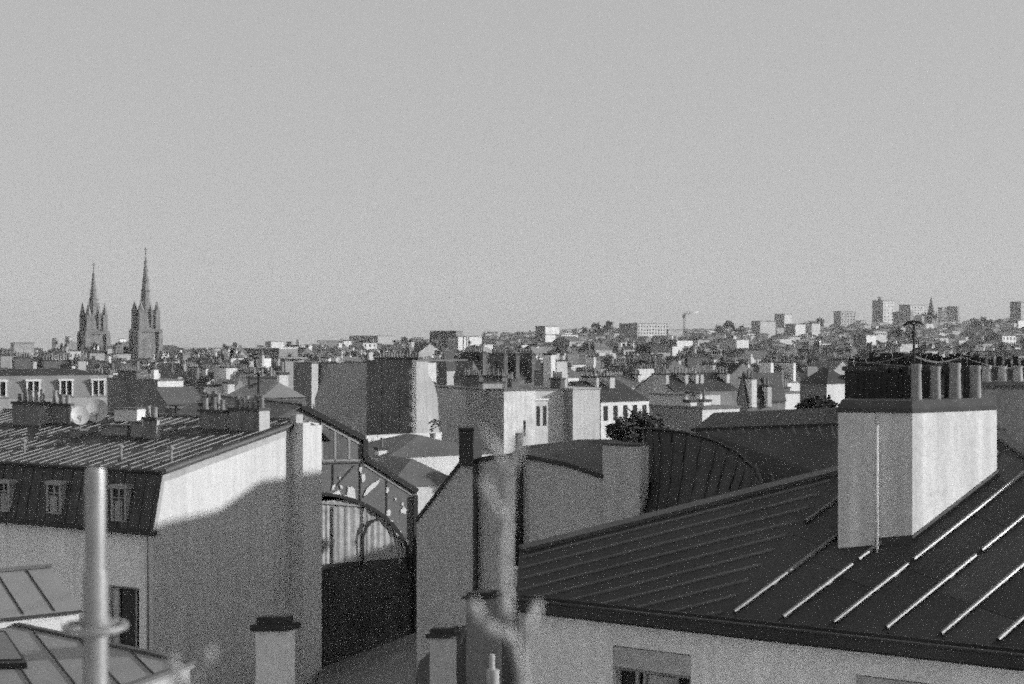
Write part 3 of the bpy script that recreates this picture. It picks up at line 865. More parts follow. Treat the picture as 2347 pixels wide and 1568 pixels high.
# skylights on the roof
def skylight(u0, u1, v0, v1, mat='zinclight'):
    a = onL(u0, v1); b = onL(u1, v1)
    mb = MB(); wv = V((b.x - a.x, b.y - a.y, 0)); z1 = EYE.z + (CY - v0) / F * a.y
    mb.box(V((a.x, a.y, a.z - .5)), wv, rL * .8, UP * (z1 - a.z + .5), 0)
    mb.box(V((a.x, a.y, z1)) - rL * .05 - wv * .05, wv * 1.1, rL * .9, UP * .05, 1)
    sk = mb.build('skylight', [mat, 'zinc'], rfL)
skylight(300, 326, 968, 1003); skylight(160, 182, 986, 1002, 'zinclight'); skylight(262, 314, 937, 966, 'white'); skylight(232, 290, 976, 999)
for u, v in ((55, 1040), (277, 1055), (392, 1058)):
    p = onL(u, v); mb = MB(); mb.tube([p - UP * .1, p + UP * .5], .06, 8); mb.lathe(p + UP * .5, [(.12, 0), (.13, .06), (.03, .16)], 8); mb.build('vent_pipe', ['zinclight'], rfL)
# ================================================================ low zinc roofs at the lower left
cB_ = V((.83, .56, 0)).normalized(); hB = V((-.56, .83, 0)).normalized()
root = thing('low_zinc_roof', 'small sloping zinc roof with dark seams, upper one behind the scaffold pole', 'roof', (-10, 30, 0), 'low zinc roofs at the lower left')
b0 = P(188, 1398, 30); b1 = b0 - cB_ * 3.6
lenB, riseB = 2.25, .60
nB = (UP - hB * (riseB / lenB)).normalized()
t0, t1 = b0 + hB * lenB + UP * riseB, b1 + hB * lenB + UP * riseB
mb = MB()
seamed_roof(mb, [b1, b0, t0, t1], nB, hB + UP * riseB / lenB, .64, sw=.035, sh=.03, thick=.06, off=.15, inset=.08)
mb.box(t1 - hB * .06 + UP * .01, t0 - t1, hB * .14, UP * .07, 2)
mb.box(b1 - hB * .04 - UP * .05, b0 - b1, hB * .06, UP * .05, 1)
mb.build('roof', ['zinclight', 'seamdark', 'seam'], root)
mb = MB()
q = [b1 + hB * .06 + cB_ * .05, b0 + hB * .06 - cB_ * .05, t0 - cB_ * .05, t1 + cB_ * .05]
mb.frustum([V((p.x, p.y, 0)) for p in q], [p - UP * .07 for p in q], 0)
mb.build('wall', ['white'], root)

root = thing('low_zinc_roof', 'flat zinc roof with dark seams and a dark skylight, at the lower left corner', 'roof', (-8, 27, 0), 'low zinc roofs at the lower left')
z2 = 19.16
c0, c1 = Z(-60, 1412, z2), Z(445, 1521, z2)
d2 = (c1 - c0).normalized(); s2 = V((-d2.y, d2.x, 0));
if s2.y > 0: s2 = -s2
slope = (s2 - UP * .07)
c2, c3 = c1 + slope * 4.6 + d2 * .6, c0 + slope * 4.6
n2 = d2.cross(slope); n2 = n2 if n2.z > 0 else -n2
mb = MB()
seamed_roof(mb, [c0, c1, c2, c3], n2, P(150, 1568, 24.3) - Z(40, 1440, z2), .66, sw=.035, sh=.03, thick=.08, off=.2, inset=.10)
mb.box(c0 - s2 * .05 + UP * .005, c1 - c0, s2 * .12, UP * .05, 2)
mb.box(c1 - d2 * .05, (c2 - c1), d2 * .1, UP * .06, 2)
rB2 = mb.build('roof', ['zinclight', 'seamdark', 'zinc'], root)
mb = MB(); q = [c0 + s2 * .05, c1 + s2 * .05 - d2 * .05, c2 - d2 * .05, c3]
mb.frustum([V((p.x, p.y, 0)) for p in q], [p - UP * .1 for p in q], 0); mb.build('wall', ['render'], root)
mb = MB(); k0 = onplane(-30, 1535, c0, n2); k1 = onplane(62, 1533, c0, n2); k2 = onplane(12, 1458, c0, n2)
mb.box(k0 + UP * .01, k1 - k0, k2 - k1, UP * .10, 0); sk = mb.build('skylight', ['iron'], rB2)
mb = MB(); mb.box(k0 + UP * .112 + (k1 - k0) * .08 + (k2 - k1) * .08, (k1 - k0) * .84, (k2 - k1) * .84, UP * .02, 0); mb.build('pane', ['glass'], sk)

# ================================================================ satellite dishes on the mansard house
def dish(label, u, v, r_px, d, foot_v, yaw, name='satellite_dish'):
    c = P(u, v, d); R_ = r_px / F * d
    base = P(u, foot_v, d)
    root = thing(name, label, 'satellite dish', base, 'satellite dishes')
    ax = V((math.sin(yaw), -math.cos(yaw), .32)).normalized()
    a = V((ax.y, -ax.x, 0)).normalized(); b = ax.cross(a)
    mb = MB(); rings = []
    for i in range(6):
        t = i / 5; rr = R_ * t; dep = -R_ * .22 * (1 - t * t)
        rings.append([c + ax * dep + (a * math.cos(2 * math.pi * k / 28) + b * math.sin(2 * math.pi * k / 28) * 1.06) * max(rr, .002) for k in range(28)])
    for i in range(5):
        for k in range(28):
            j = (k + 1) % 28
            mb.face([rings[i][k], rings[i][j], rings[i + 1][j], rings[i + 1][k]], 0, True)
            mb.face([rings[i][k] - ax * .02, rings[i + 1][k] - ax * .02, rings[i + 1][j] - ax * .02, rings[i][j] - ax * .02], 0, True)
    mb.build('reflector', ['dish'], root)
    mb = MB()
    tip = c + ax * R_ * .75 - UP * R_ * .35
    mb.tube([c - UP * R_ * 1.0, tip], R_ * .03, 5); mb.lathe(tip - UP * R_ * .06, [(R_ * .07, 0), (R_ * .08, R_ * .1), (R_ * .03, R_ * .16)], 8)
    mb.build('feed_arm', ['frame'], root)
    mb = MB(); mb.tube([base - UP * .3, V((base.x, base.y, c.z - R_ * .1)), c - ax * R_ * .24], R_ * .06, 6)
    mb.build('mast', ['zinclight'], root)
dish('smaller bright satellite dish in front on the seamed roof at the left', 183.5, 952, 21, 64.5, 992, .55)
dish('larger satellite dish half hidden by the front dish at the left', 221.5, 941, 25.5, 66.5, 985, .15)

# ================================================================ generic city building
def ab(a): a = math.radians(a); return V((math.cos(a), math.sin(a), 0)), V((-math.sin(a), math.cos(a), 0))
OCC = []
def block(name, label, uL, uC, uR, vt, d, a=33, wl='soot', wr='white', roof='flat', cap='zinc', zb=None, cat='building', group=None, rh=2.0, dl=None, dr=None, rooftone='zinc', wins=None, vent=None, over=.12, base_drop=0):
    """corner building placed by its front corner (uC at depth d), left face to uL, right (sunlit) face to uR, eaves at row vt"""
    r, l = ab(a)
    c = P(uC, vt, d); zt = c.z
    kR, kL = (uR - CX) / F, (uL - CX) / F
    den = r.x - kR * r.y
    wr_ = (kR * d - c.x) / den if uR > uC else 0
    den2 = l.x - kL * l.y
    wl_ = (kL * d - c.x) / den2 if uL < uC else 0
    if dr: wr_ = dr
    if dl: wl_ = dl
    wr_ = max(wr_, .6) if uR > uC else 7.0
    wl_ = max(wl_, .6) if uL < uC else 7.0
    wr_, wl_ = min(wr_, 70), min(wl_, 70)
    gz = ground_z(c.x, d) - 1.0 if zb is None else zb
    root = thing(name, label, cat, (c.x, c.y, max(gz, 0)), group)
    C0 = V((c.x, c.y, 0)); R0, L0 = C0 + r * wr_, C0 + l * wl_; B0 = R0 + l * wl_
    OCC.append(((C0 + B0) / 2, max(wr_, wl_)))
    fp = [C0, R0, B0, L0]
    mb = MB()
    at = lambda p, z: V((p.x, p.y, z))
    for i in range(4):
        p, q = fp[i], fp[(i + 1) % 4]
        mb.face([at(p, gz), at(q, gz), at(q, zt), at(p, zt)], 1 if i in (0,) else 0)  # wl is mostly darker than wr: shade put into the left walls' colour
    if roof in ('gable_r', 'gable_l'):                # gable ends filled
        ax_, w_, o_ = (r, wr_, l * wl_) if roof == 'gable_r' else (l, wl_, r * wr_)
        if roof == 'gable_r':                         # ridge runs along l; gable seen on the right face
            mb.face([at(C0, zt), at(R0, zt), at(C0 + r * wr_ / 2, zt + rh)], 1); mb.face([at(L0, zt), at(B0, zt), at(L0 + r * wr_ / 2, zt + rh)], 0)
        else:
            mb.face([at(C0, zt), at(L0, zt), at(C0 + l * wl_ / 2, zt + rh)], 0); mb.face([at(R0, zt), at(B0, zt), at(R0 + l * wl_ / 2, zt + rh)], 1)
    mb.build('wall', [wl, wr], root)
    mb = MB()
    ov = over
    def grow(p, k): s = (fp[0] + fp[2]) / 2; return p + (p - s).normalized() * k
    gp_ = [grow(p, ov) for p in fp]
    if roof == 'flat':
        mb.frustum([at(p, zt) for p in gp_], [at(p, zt + max(.12, d * .0006)) for p in gp_], 0)
    elif roof == 'mansard':
        h1, ins = rh, rh * .28
        lo = [at(p, zt) for p in gp_]; mi_ = [at(grow(p, -ins * 1.3), zt + h1) for p in fp]
        ins2 = min(wr_, wl_) * .42
        hi = [at(grow(p, -ins2 * 1.2), zt + h1 + .7) for p in fp]
        mb.frustum(lo, mi_, 0); mb.frustum(mi_, hi, 1)
    elif roof == 'hip':
        lo = [at(p, zt) for p in gp_]; k = min(wr_, wl_) * .5
        if wr_ >= wl_: hi = [at(C0 + l * wl_ / 2 + r * k * .8, zt + rh), at(R0 + l * wl_ / 2 - r * k * .8, zt + rh), at(R0 + l * wl_ / 2 - r * k * .8 + l * .05, zt + rh), at(C0 + l * wl_ / 2 + r * k * .8 + l * .05, zt + rh)]
        else: hi = [at(C0 + r * wr_ / 2 + l * k * .8, zt + rh), at(C0 + r * (wr_ / 2 + .05) + l * k * .8, zt + rh), at(L0 + r * (wr_ / 2 + .05) - l * k * .8, zt + rh), at(L0 + r * wr_ / 2 - l * k * .8, zt + rh)]
        mb.frustum(lo, hi, 0)
    elif roof == 'gable_r':
        e0, e1 = at(C0 + r * wr_ / 2, zt + rh), at(L0 + r * wr_ / 2, zt + rh)
        mb.prism([at(C0, zt) - r * .1, e0, e1, at(L0, zt) - r * .1], UP * .12, 0); mb.prism([at(R0, zt) + r * .1, e0, e1, at(B0, zt) + r * .1], UP * .12, 0)
    elif roof == 'gable_l':
        e0, e1 = at(C0 + l * wl_ / 2, zt + rh), at(R0 + l * wl_ / 2, zt + rh)
        mb.prism([at(C0, zt) - l * .1, e0, e1, at(R0, zt) - l * .1], UP * .12, 0); mb.prism([at(L0, zt) + l * .1, e0, e1, at(B0, zt) + l * .1], UP * .12, 0)
    rf = mb.build('roof', [rooftone, 'zincdark'], root)
    info = dict(root=root, roof=rf, C=C0, r=r, l=l, wr=wr_, wl=wl_, zt=zt, zb=gz, d=d, rh=rh, kind=roof)
    if wins:
        for face, nx, nz, ww, hh, z_off, pitch in wins:
            dv, wdt = (r, wr_) if face == 'r' else (-l, wl_)
            org = C0 if face == 'r' else C0 + l * wl_
            for i in range(nx):
                for j in range(nz):
                    p = org + dv * (wdt * (i + .5) / nx); window_box(root, 'window', V((p.x, p.y, zt - z_off - j * pitch - hh)), ww, hh, dv)
    return info
def chim(b, fr, fl, ln, wd, hgt, pots=0, along='l', mat='soot', ends=None, pr=None, zoff=None):
    """chimney slab on a block's roof: fr, fl are fractions along the right / left faces"""
    c = b['C'] + b['r'] * b['wr'] * fr + b['l'] * b['wl'] * fl
    ax = b['l'] if along == 'l' else b['r']
    z0 = b['zt'] - .3 if zoff is None else b['zt'] + zoff
    mb = MB(); k = max(.10, b['d'] * .0007) if pr is None else pr
    chimney_mesh(mb, (c.x, c.y), ax, ln, wd, z0, b['zt'] + hgt, pots, 0, 1, 2, pr=k, ph=.5 + b['d'] * .0006)
    return mb.build('chimney', [mat, 'cap', 'pot' if rnd.random() < .4 else 'soot'], b['roof'])
def dormers(b, n, face='r', w=1.2, hh=1.5, mat='paint'):
    dv, wdt, org = (b['r'], b['wr'], b['C']) if face == 'r' else (-b['l'], b['wl'], b['C'] + b['l'] * b['wl'])
    nr = V((dv.y, -dv.x, 0))
    for i in range(n):
        p = org + dv * wdt * (i + .5) / n + nr * .12; o = V((p.x, p.y, b['zt'] + .12)) - dv * w / 2
        mb = MB()
        mb.box(o, dv * .16, -nr * 1.0, UP * hh, 0); mb.box(o + dv * (w - .16), dv * .16, -nr * 1.0, UP * hh, 0)
        mb.box(o + UP * hh - dv * .08 + nr * .05, dv * (w + .16), -nr * 1.0, UP * .2, 0)
        mb.box(o + dv * (w / 2 - .06), dv * .12, -nr * .2, UP * hh, 0)
        dm = mb.build('dormer', [mat], b['root'])
        mb = MB(); mb.box(o + dv * .16 - nr * .12, dv * (w - .32), -nr * .04, UP * hh, 0); mb.build('pane', ['glass'], dm)
# ================================================================ middle distance, left to right (placed by hand)
# long mansard row with white dormers
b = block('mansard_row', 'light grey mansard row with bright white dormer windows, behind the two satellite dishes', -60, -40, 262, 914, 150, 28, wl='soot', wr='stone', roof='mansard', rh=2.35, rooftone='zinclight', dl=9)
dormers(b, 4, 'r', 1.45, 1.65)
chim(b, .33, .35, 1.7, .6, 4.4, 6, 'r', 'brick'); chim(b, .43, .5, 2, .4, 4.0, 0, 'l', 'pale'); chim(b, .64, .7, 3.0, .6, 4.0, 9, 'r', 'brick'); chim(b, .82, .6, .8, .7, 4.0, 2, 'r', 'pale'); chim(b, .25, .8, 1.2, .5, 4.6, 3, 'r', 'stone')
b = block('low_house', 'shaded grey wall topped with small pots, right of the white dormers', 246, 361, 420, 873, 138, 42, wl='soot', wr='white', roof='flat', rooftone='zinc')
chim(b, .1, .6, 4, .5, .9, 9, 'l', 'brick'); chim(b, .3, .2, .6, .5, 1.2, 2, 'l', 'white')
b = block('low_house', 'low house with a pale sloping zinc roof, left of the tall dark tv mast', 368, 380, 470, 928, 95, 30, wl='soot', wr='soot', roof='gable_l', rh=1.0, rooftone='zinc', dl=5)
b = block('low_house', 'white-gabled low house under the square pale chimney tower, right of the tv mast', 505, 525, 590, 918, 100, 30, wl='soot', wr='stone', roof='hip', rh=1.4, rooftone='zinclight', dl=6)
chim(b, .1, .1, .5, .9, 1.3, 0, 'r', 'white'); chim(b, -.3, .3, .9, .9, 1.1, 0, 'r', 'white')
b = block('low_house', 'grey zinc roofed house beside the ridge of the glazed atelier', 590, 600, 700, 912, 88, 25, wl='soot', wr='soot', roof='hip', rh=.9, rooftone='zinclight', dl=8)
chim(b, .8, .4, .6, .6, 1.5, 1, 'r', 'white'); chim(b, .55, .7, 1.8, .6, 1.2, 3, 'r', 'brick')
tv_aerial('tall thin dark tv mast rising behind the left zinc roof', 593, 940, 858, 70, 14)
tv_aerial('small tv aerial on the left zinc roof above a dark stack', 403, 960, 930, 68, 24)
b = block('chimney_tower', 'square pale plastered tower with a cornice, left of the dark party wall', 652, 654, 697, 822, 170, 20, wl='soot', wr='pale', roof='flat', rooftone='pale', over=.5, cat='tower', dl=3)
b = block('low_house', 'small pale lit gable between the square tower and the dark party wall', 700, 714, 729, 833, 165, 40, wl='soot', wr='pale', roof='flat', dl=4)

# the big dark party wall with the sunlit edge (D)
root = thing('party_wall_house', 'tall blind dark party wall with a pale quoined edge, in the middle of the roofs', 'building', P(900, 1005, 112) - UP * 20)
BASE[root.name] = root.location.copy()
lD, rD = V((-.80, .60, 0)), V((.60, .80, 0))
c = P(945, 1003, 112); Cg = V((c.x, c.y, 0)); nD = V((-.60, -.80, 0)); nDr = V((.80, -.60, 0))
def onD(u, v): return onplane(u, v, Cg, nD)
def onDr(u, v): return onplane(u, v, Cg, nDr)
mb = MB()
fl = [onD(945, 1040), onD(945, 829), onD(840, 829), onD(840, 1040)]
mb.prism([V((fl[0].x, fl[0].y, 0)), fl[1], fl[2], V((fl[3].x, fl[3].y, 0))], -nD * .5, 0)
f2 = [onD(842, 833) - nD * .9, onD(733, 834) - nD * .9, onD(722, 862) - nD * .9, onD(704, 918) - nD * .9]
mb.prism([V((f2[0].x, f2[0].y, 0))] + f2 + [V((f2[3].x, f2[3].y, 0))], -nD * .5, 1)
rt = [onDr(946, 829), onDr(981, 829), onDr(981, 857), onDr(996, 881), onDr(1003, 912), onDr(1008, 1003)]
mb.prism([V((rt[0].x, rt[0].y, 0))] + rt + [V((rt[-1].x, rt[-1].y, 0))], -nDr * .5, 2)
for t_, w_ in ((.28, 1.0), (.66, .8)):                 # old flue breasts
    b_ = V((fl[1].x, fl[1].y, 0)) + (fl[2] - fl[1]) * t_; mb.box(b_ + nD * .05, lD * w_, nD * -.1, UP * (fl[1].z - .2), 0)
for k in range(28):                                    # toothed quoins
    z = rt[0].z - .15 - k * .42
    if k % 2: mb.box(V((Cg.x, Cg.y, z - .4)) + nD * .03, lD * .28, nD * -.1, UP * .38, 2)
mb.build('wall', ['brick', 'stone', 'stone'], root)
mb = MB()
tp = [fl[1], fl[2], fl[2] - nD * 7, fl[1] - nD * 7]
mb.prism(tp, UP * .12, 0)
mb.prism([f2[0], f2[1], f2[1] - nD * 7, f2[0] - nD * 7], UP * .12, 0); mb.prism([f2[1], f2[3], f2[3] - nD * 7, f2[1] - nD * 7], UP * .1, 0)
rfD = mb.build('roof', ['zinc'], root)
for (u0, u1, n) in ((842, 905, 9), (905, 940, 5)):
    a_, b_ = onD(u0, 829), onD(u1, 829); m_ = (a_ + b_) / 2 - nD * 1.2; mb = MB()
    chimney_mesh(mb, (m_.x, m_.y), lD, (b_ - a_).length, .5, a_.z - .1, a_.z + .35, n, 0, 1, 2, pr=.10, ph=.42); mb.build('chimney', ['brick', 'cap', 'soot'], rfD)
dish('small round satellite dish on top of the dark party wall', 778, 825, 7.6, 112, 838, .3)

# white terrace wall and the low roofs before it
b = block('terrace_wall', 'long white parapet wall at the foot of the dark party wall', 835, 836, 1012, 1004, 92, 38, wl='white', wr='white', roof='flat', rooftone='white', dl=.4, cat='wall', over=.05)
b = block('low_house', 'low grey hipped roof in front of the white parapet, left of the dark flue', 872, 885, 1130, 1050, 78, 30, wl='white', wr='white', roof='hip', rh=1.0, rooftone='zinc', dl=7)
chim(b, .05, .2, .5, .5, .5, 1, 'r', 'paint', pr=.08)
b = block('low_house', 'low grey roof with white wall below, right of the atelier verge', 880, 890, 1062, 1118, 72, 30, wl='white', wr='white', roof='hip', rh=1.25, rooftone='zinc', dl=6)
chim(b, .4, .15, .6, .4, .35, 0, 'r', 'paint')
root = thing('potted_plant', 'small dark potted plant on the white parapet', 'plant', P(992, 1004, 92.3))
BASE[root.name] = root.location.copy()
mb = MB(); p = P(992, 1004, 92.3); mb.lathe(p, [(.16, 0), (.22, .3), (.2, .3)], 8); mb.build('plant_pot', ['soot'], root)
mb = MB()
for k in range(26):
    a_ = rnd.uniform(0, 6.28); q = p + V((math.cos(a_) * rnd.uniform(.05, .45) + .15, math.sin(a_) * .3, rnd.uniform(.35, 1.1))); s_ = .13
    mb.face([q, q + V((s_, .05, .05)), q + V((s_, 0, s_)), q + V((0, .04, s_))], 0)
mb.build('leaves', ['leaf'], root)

# grey wall, white block and its neighbours
b = block('apartment_house', 'broad shaded grey wall between the dark party wall and the white block', 985, 1155, 1170, 897, 124, 30, wl='render', wr='pale', roof='flat', rooftone='zinc', dr=9)
chim(b, .2, .25, 4.5, .5, 1.0, 12, 'l', 'brick'); chim(b, .3, .75, 3.5, .5, 1.2, 9, 'l', 'brick')
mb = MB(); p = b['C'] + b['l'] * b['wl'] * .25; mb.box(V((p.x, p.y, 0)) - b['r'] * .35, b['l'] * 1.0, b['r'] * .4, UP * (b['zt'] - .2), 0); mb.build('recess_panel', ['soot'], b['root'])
b = block('apartment_house', 'mottled white blind block in the sun, above the blurred branches', 1150, 1155, 1226, 896, 119, 34, wl='render', wr='mottled', roof='flat', rooftone='zinc', dl=6)
chim(b, .25, .5, .6, 2.2, .7, 0, 'l', 'stone'); chim(b, .6, .7, 3, .5, 1.2, 4, 'l', 'soot')
b = block('apartment_house', 'pale narrow wing with four dark windows, right of the mottled white block', 1224, 1226, 1256, 918, 122.5, 34, wl='render', wr='pale', roof='flat', rooftone='paint', dl=5, wins=[('r', 2, 2, .34, 1.7, .5, 4.35)])
b = block('apartment_house', 'dark shaded house between the pale wing and the plain pale gable', 1250, 1313, 1375, 893, 126, 34, wl='soot', wr='pale', roof='flat', rooftone='stone', dr=None)
chim(b, .05, .6, 1.6, .5, 1.0, 5, 'l', 'brick'); chim(b, .1, .95, .5, 1.2, 3.2, 0, 'r', 'white'); chim(b, .45, .9, .6, 1.2, 2.6, 0, 'l', 'pale')
b = block('town_house', 'white fronted town house with tall dark windows and a zinc roof', 1372, 1377, 1488, 922, 130, 36, wl='soot', wr='white', roof='gable_l', rh=1.7, rooftone='zincdark', dl=9, wins=[('r', 5, 1, .5, 1.35, .35, 2.2)])
chim(b, .35, .45, 2.2, .28, 2.3, 3, 'l', 'pale'); chim(b, .62, .42, 2.2, .6, 2.3, 4, 'l', 'pale'); chim(b, .02, .7, 2, .5, 2.6, 3, 'l', 'pale')
b = block('town_house', 'plain mid grey blind wall above the dark shrubbery', 1489, 1572, 1580, 907, 138, 40, wl='render', wr='pale', roof='flat', rooftone='zinc', dr=5)
chim(b, .3, .05, .5, 2.0, .3, 0, 'r', 'white', zoff=-.8)
b = block('town_house', 'dark roofed house with narrow sunlit chimney ends, above the plain grey wall', 1455, 1543, 1690, 898, 160, 30, wl='render', wr='soot', roof='gable_l', rh=1.9, rooftone='zincdark')
for fr, n in ((.02, 5), (.32, 4), (.48, 4), (.56, 3), (.97, 4)): chim(b, fr, .35, 2.6, .42, 2.0, n, 'l', 'pale')
b = block('town_house', 'low white walled roof terrace with two white chimneys, in front of the dark roofs', 1575, 1610, 1695, 938, 88, 34, wl='soot', wr='white', roof='flat', rooftone='zinc', dl=5)
chim(b, .25, .4, .5, .6, .5, 0, 'r', 'white'); chim(b, .62, .4, .6, .6, .5, 1, 'r', 'white')
b = block('town_house', 'dark hip roofed house right of the white roof terrace', 1690, 1712, 1800, 924, 110, 30, wl='soot', wr='soot', roof='gable_l', rh=2.2, rooftone='zincdark')
chim(b, .1, .3, 1.5, .5, 2.0, 3, 'l', 'white'); chim(b, .5, .3, 1.5, .4, 1.4, 3, 'l', 'pale')
b = block('town_house', 'white lit terrace house with pots, left of the pair of white gables', 1785, 1800, 1850, 902, 120, 34, wl='soot', wr='white', roof='flat', rooftone='zinc', dl=3)
chim(b, .4, .5, 1.6, .5, .5, 6, 'r', 'brick')
b = block('town_house', 'pair of white gable walls with a dark gap, beside the black slate roof', 1835, 1852, 1888, 880, 108, 30, wl='soot', wr='white', roof='hip', rh=1.3, rooftone='zinc')
b = block('town_house', 'white gable wall with small chimney just left of the black slate roof', 1888, 1895, 1953, 880, 100, 34, wl='soot', wr='white', roof='hip', rh=1.1, rooftone='zincdark', dl=2.6)
chim(b, .9, .1, .5, .5, .6, 0, 'r', 'white')
b = block('town_house', 'small pale attic house with a peaked roof, above the white gables', 1900, 1910, 1952, 850, 190, 25, wl='soot', wr='pale', roof='gable_r', rh=1.2, rooftone='zinc', dl=6)
b = block('town_house', 'slim house with steep dark gable and pale flank, right of the dark party wall', 1005, 1024, 1046, 850, 170, 40, wl='brick', wr='pale', roof='gable_l', rh=2.2, rooftone='slate')
b = block('town_house', 'zinc mansard house with a lit white end wall, behind the broad grey wall', 1040, 1086, 1116, 868, 160, 38, wl='soot', wr='white', roof='mansard', rh=2.0, rooftone='zinc')
chim(b, .8, .5, 4, .5, 3.0, 10, 'l', 'brick')
b = block('town_house', 'dark house crowned with a jagged row of pots, right of the steep gable', 1120, 1145, 1250, 870, 165, 30, wl='brick', wr='soot', roof='gable_l', rh=2.0, rooftone='slate')
for fr in (.1, .35, .7): chim(b, fr, .5, 3.5, .5, 3.0, 9, 'l', 'brick')
b = block('town_house', 'bright white chimney wall house standing over the dark slate roofs', 1262, 1272, 1302, 853, 140, 30, wl='soot', wr='white', roof='flat', rooftone='soot', dl=4)
chim(b, .15, .4, 1.4, .5, .9, 5, 'r', 'brick')

# unseen tall block added outside the frame, roofline shaped to throw the soft gable shadow
root = thing('apartment_block', 'tall mansard block standing beyond the right edge of the view', 'building', (34, 57, 0))
mb = MB()
pf = [(33, 31.2), (48, 31.2), (55.2, 31.5), (57.8, 31.2), (60.2, 31.8), (64.6, 31.0), (65.2, 30.8), (65.3, 26.6), (72, 26.6)]
mb.prism([V((34, 33, 0))] + [V((34, y, z)) for y, z in pf] + [V((34, 72, 0))], V((11, 0, 0)), 0)
mb.build('wall', ['render'], root)
mb = MB()
for (y0, z0), (y1, z1) in zip(pf[:-1], pf[1:]):
    mb.box(V((33.9, y0, z0)), V((0, y1 - y0, z1 - z0)), V((11.2, 0, 0)), UP * .1, 0)
mb.build('roof', ['zinc'], root)
for i in range(3):
    for j in range(6):
        window_box(root, 'window', V((34, 48 + i * 5, 22 - j * 3.1)), 1.1, 1.8, V((0, -1, 0)))

root = thing('house_wing', 'plain high wing of our own house, beyond the right edge of the view', 'building', (12, 12, 0))  # unseen block added to keep the sun off the near plastered chimney
mb = MB(); mb.box((10.8, 12.9, 0), (3, 0, 0), (0, 3.5, 0), (0, 0, 27), 0); mb.build('wall', ['render'], root)
mb = MB(); mb.box((10.7, 12.8, 27.0), (3.2, 0, 0), (0, 3.7, 0), (0, 0, .2), 0); mb.build('roof', ['zinc'], root)
# ================================================================ church with twin spires
root = thing('twin_spired_church', 'dark gothic church with two slender stone spires on the left skyline', 'church', P(275, 830, 562) - UP * 14)
BASE[root.name] = root.location.copy()
r_, l_ = ab(36)
def spire_tower(uc, uL, uR, vbase, vledge, vapex, vpinn, d):
    c = P(uc, vledge, d); k = F / d
    kR, kL = (uR - CX) / F, (uL - CX) / F
    w = ((kR * d - c.x) / (r_.x - kR * r_.y) + (kL * d - c.x) / (l_.x - kL * l_.y)) / 2
    w *= .92; uc_ = P((uL + uR) / 2 - 1, vledge, d + w * .7); ctr = V((uc_.x, d + w * .7, 0))
    zl = c.z; za = P(uc, vapex, d).z; zp = P(uc, vpinn, d).z; hh = za - zl
    sq = lambda s, z: [V((ctr.x, ctr.y, z)) + (r_ * a + l_ * b) * w / 2 * s for a, b in ((-1, -1), (1, -1), (1, 1), (-1, 1))]
    mb = MB()
    mb.frustum(sq(1, 0), sq(1, zl), 0)
    for a, b in ((-1, -1), (1, -1), (1, 1), (-1, 1)):     # corner buttresses
        p = V((ctr.x, ctr.y, 0)) + (r_ * a + l_ * b) * w / 2
        mb.cbox(p, w * .2, w * .2, zl + .5, r_, 0)
    mb.frustum(sq(1.12, zl), sq(1.16, zl + 1.2), 0)
    mb.frustum(sq(.80, zl + 1.2), sq(.70, zl + hh * .22), 0)
    tw = mb.build('bell_tower', ['church'], root)
    for (face, dv, nv) in (('r', r_, -l_), ('l', -l_, -r_)):
        for i in (-.2, .2):
            for (zz, h2, s) in ((zl - 11, 8.5, 1.0), (zl + 2, 6.5, .86)):
                p = V((ctr.x, ctr.y, 0)) + nv * w / 2 * s + dv * w * i * s
                window_box(tw, 'belfry_opening', V((p.x, p.y, zz)) + V((0, 0, 0)), w * .17, h2, dv, .08, 'soot')
    mb = MB()
    zo = zl + hh * .21
    n = 8; R0 = w * .27
    oct_ = lambda rr, z: [V((ctr.x + rr * math.cos(2 * math.pi * (k + .5) / n + .6), ctr.y + rr * math.sin(2 * math.pi * (k + .5) / n + .6), z)) for k in range(n)]
    mb.frustum(oct_(R0 * 1.08, zo), oct_(R0, zo + hh * .12), 0)
    mb.frustum(oct_(R0, zo + hh * .12), oct_(.14, za - 1.5), 0)
    for t in (.25, .45, .62, .78):
        zz = zo + hh * .12 + (za - zo - hh * .12) * t; rr = R0 * (1 - t) + .1
        mb.frustum(oct_(rr * 1.0, zz), oct_(rr * 1.14, zz + .5), 0)
    sp_ = mb.build('spire', ['church'], root)
    mb = MB(); mb.tube([V((ctr.x, ctr.y, za - 1.6)), V((ctr.x, ctr.y, za + 1.2))], .14, 5); mb.box((ctr.x - .5, ctr.y - .1, za + .2), (1.0, 0, 0), (0, .2, 0), (0, 0, .25)); mb.build('cross', ['iron'], sp_)
    for a, b in ((-1, -1), (1, -1), (1, 1), (-1, 1)):
        p = V((ctr.x, ctr.y, 0)) + (r_ * a + l_ * b) * w / 2 * .80; mb = MB()
        q = w * .13
        mb.cbox((p.x, p.y, zl + 1.0), q * 1.7, q * 1.7, hh * .24, r_, 0)
        o6 = lambda rr, z: [V((p.x + rr * math.cos(math.pi / 3 * k), p.y + rr * math.sin(math.pi / 3 * k), z)) for k in range(6)]
        mb.frustum(o6(q * 1.15, zl + 1 + hh * .24), o6(.08, zp), 0)
        mb.build('pinnacle', ['church'], root)
spire_tower(212, 187, 244, 830, 766, 607, 692, 578)
spire_tower(331.5, 305, 365, 830, 761, 572, 690, 552)
mb = MB()
na0, na1 = P(215, 815, 575), P(345, 815, 568)
q = [na0, na1, na1 + V((10, 45, 0)), na0 + V((10, 45, 0))]
mb.frustum([V((p.x, p.y, 0)) for p in q], q, 0)
mid0, mid1 = (q[0] + q[1]) / 2 + UP * 4, (q[2] + q[3]) / 2 + UP * 4
mb.build('nave_wall', ['church'], root)
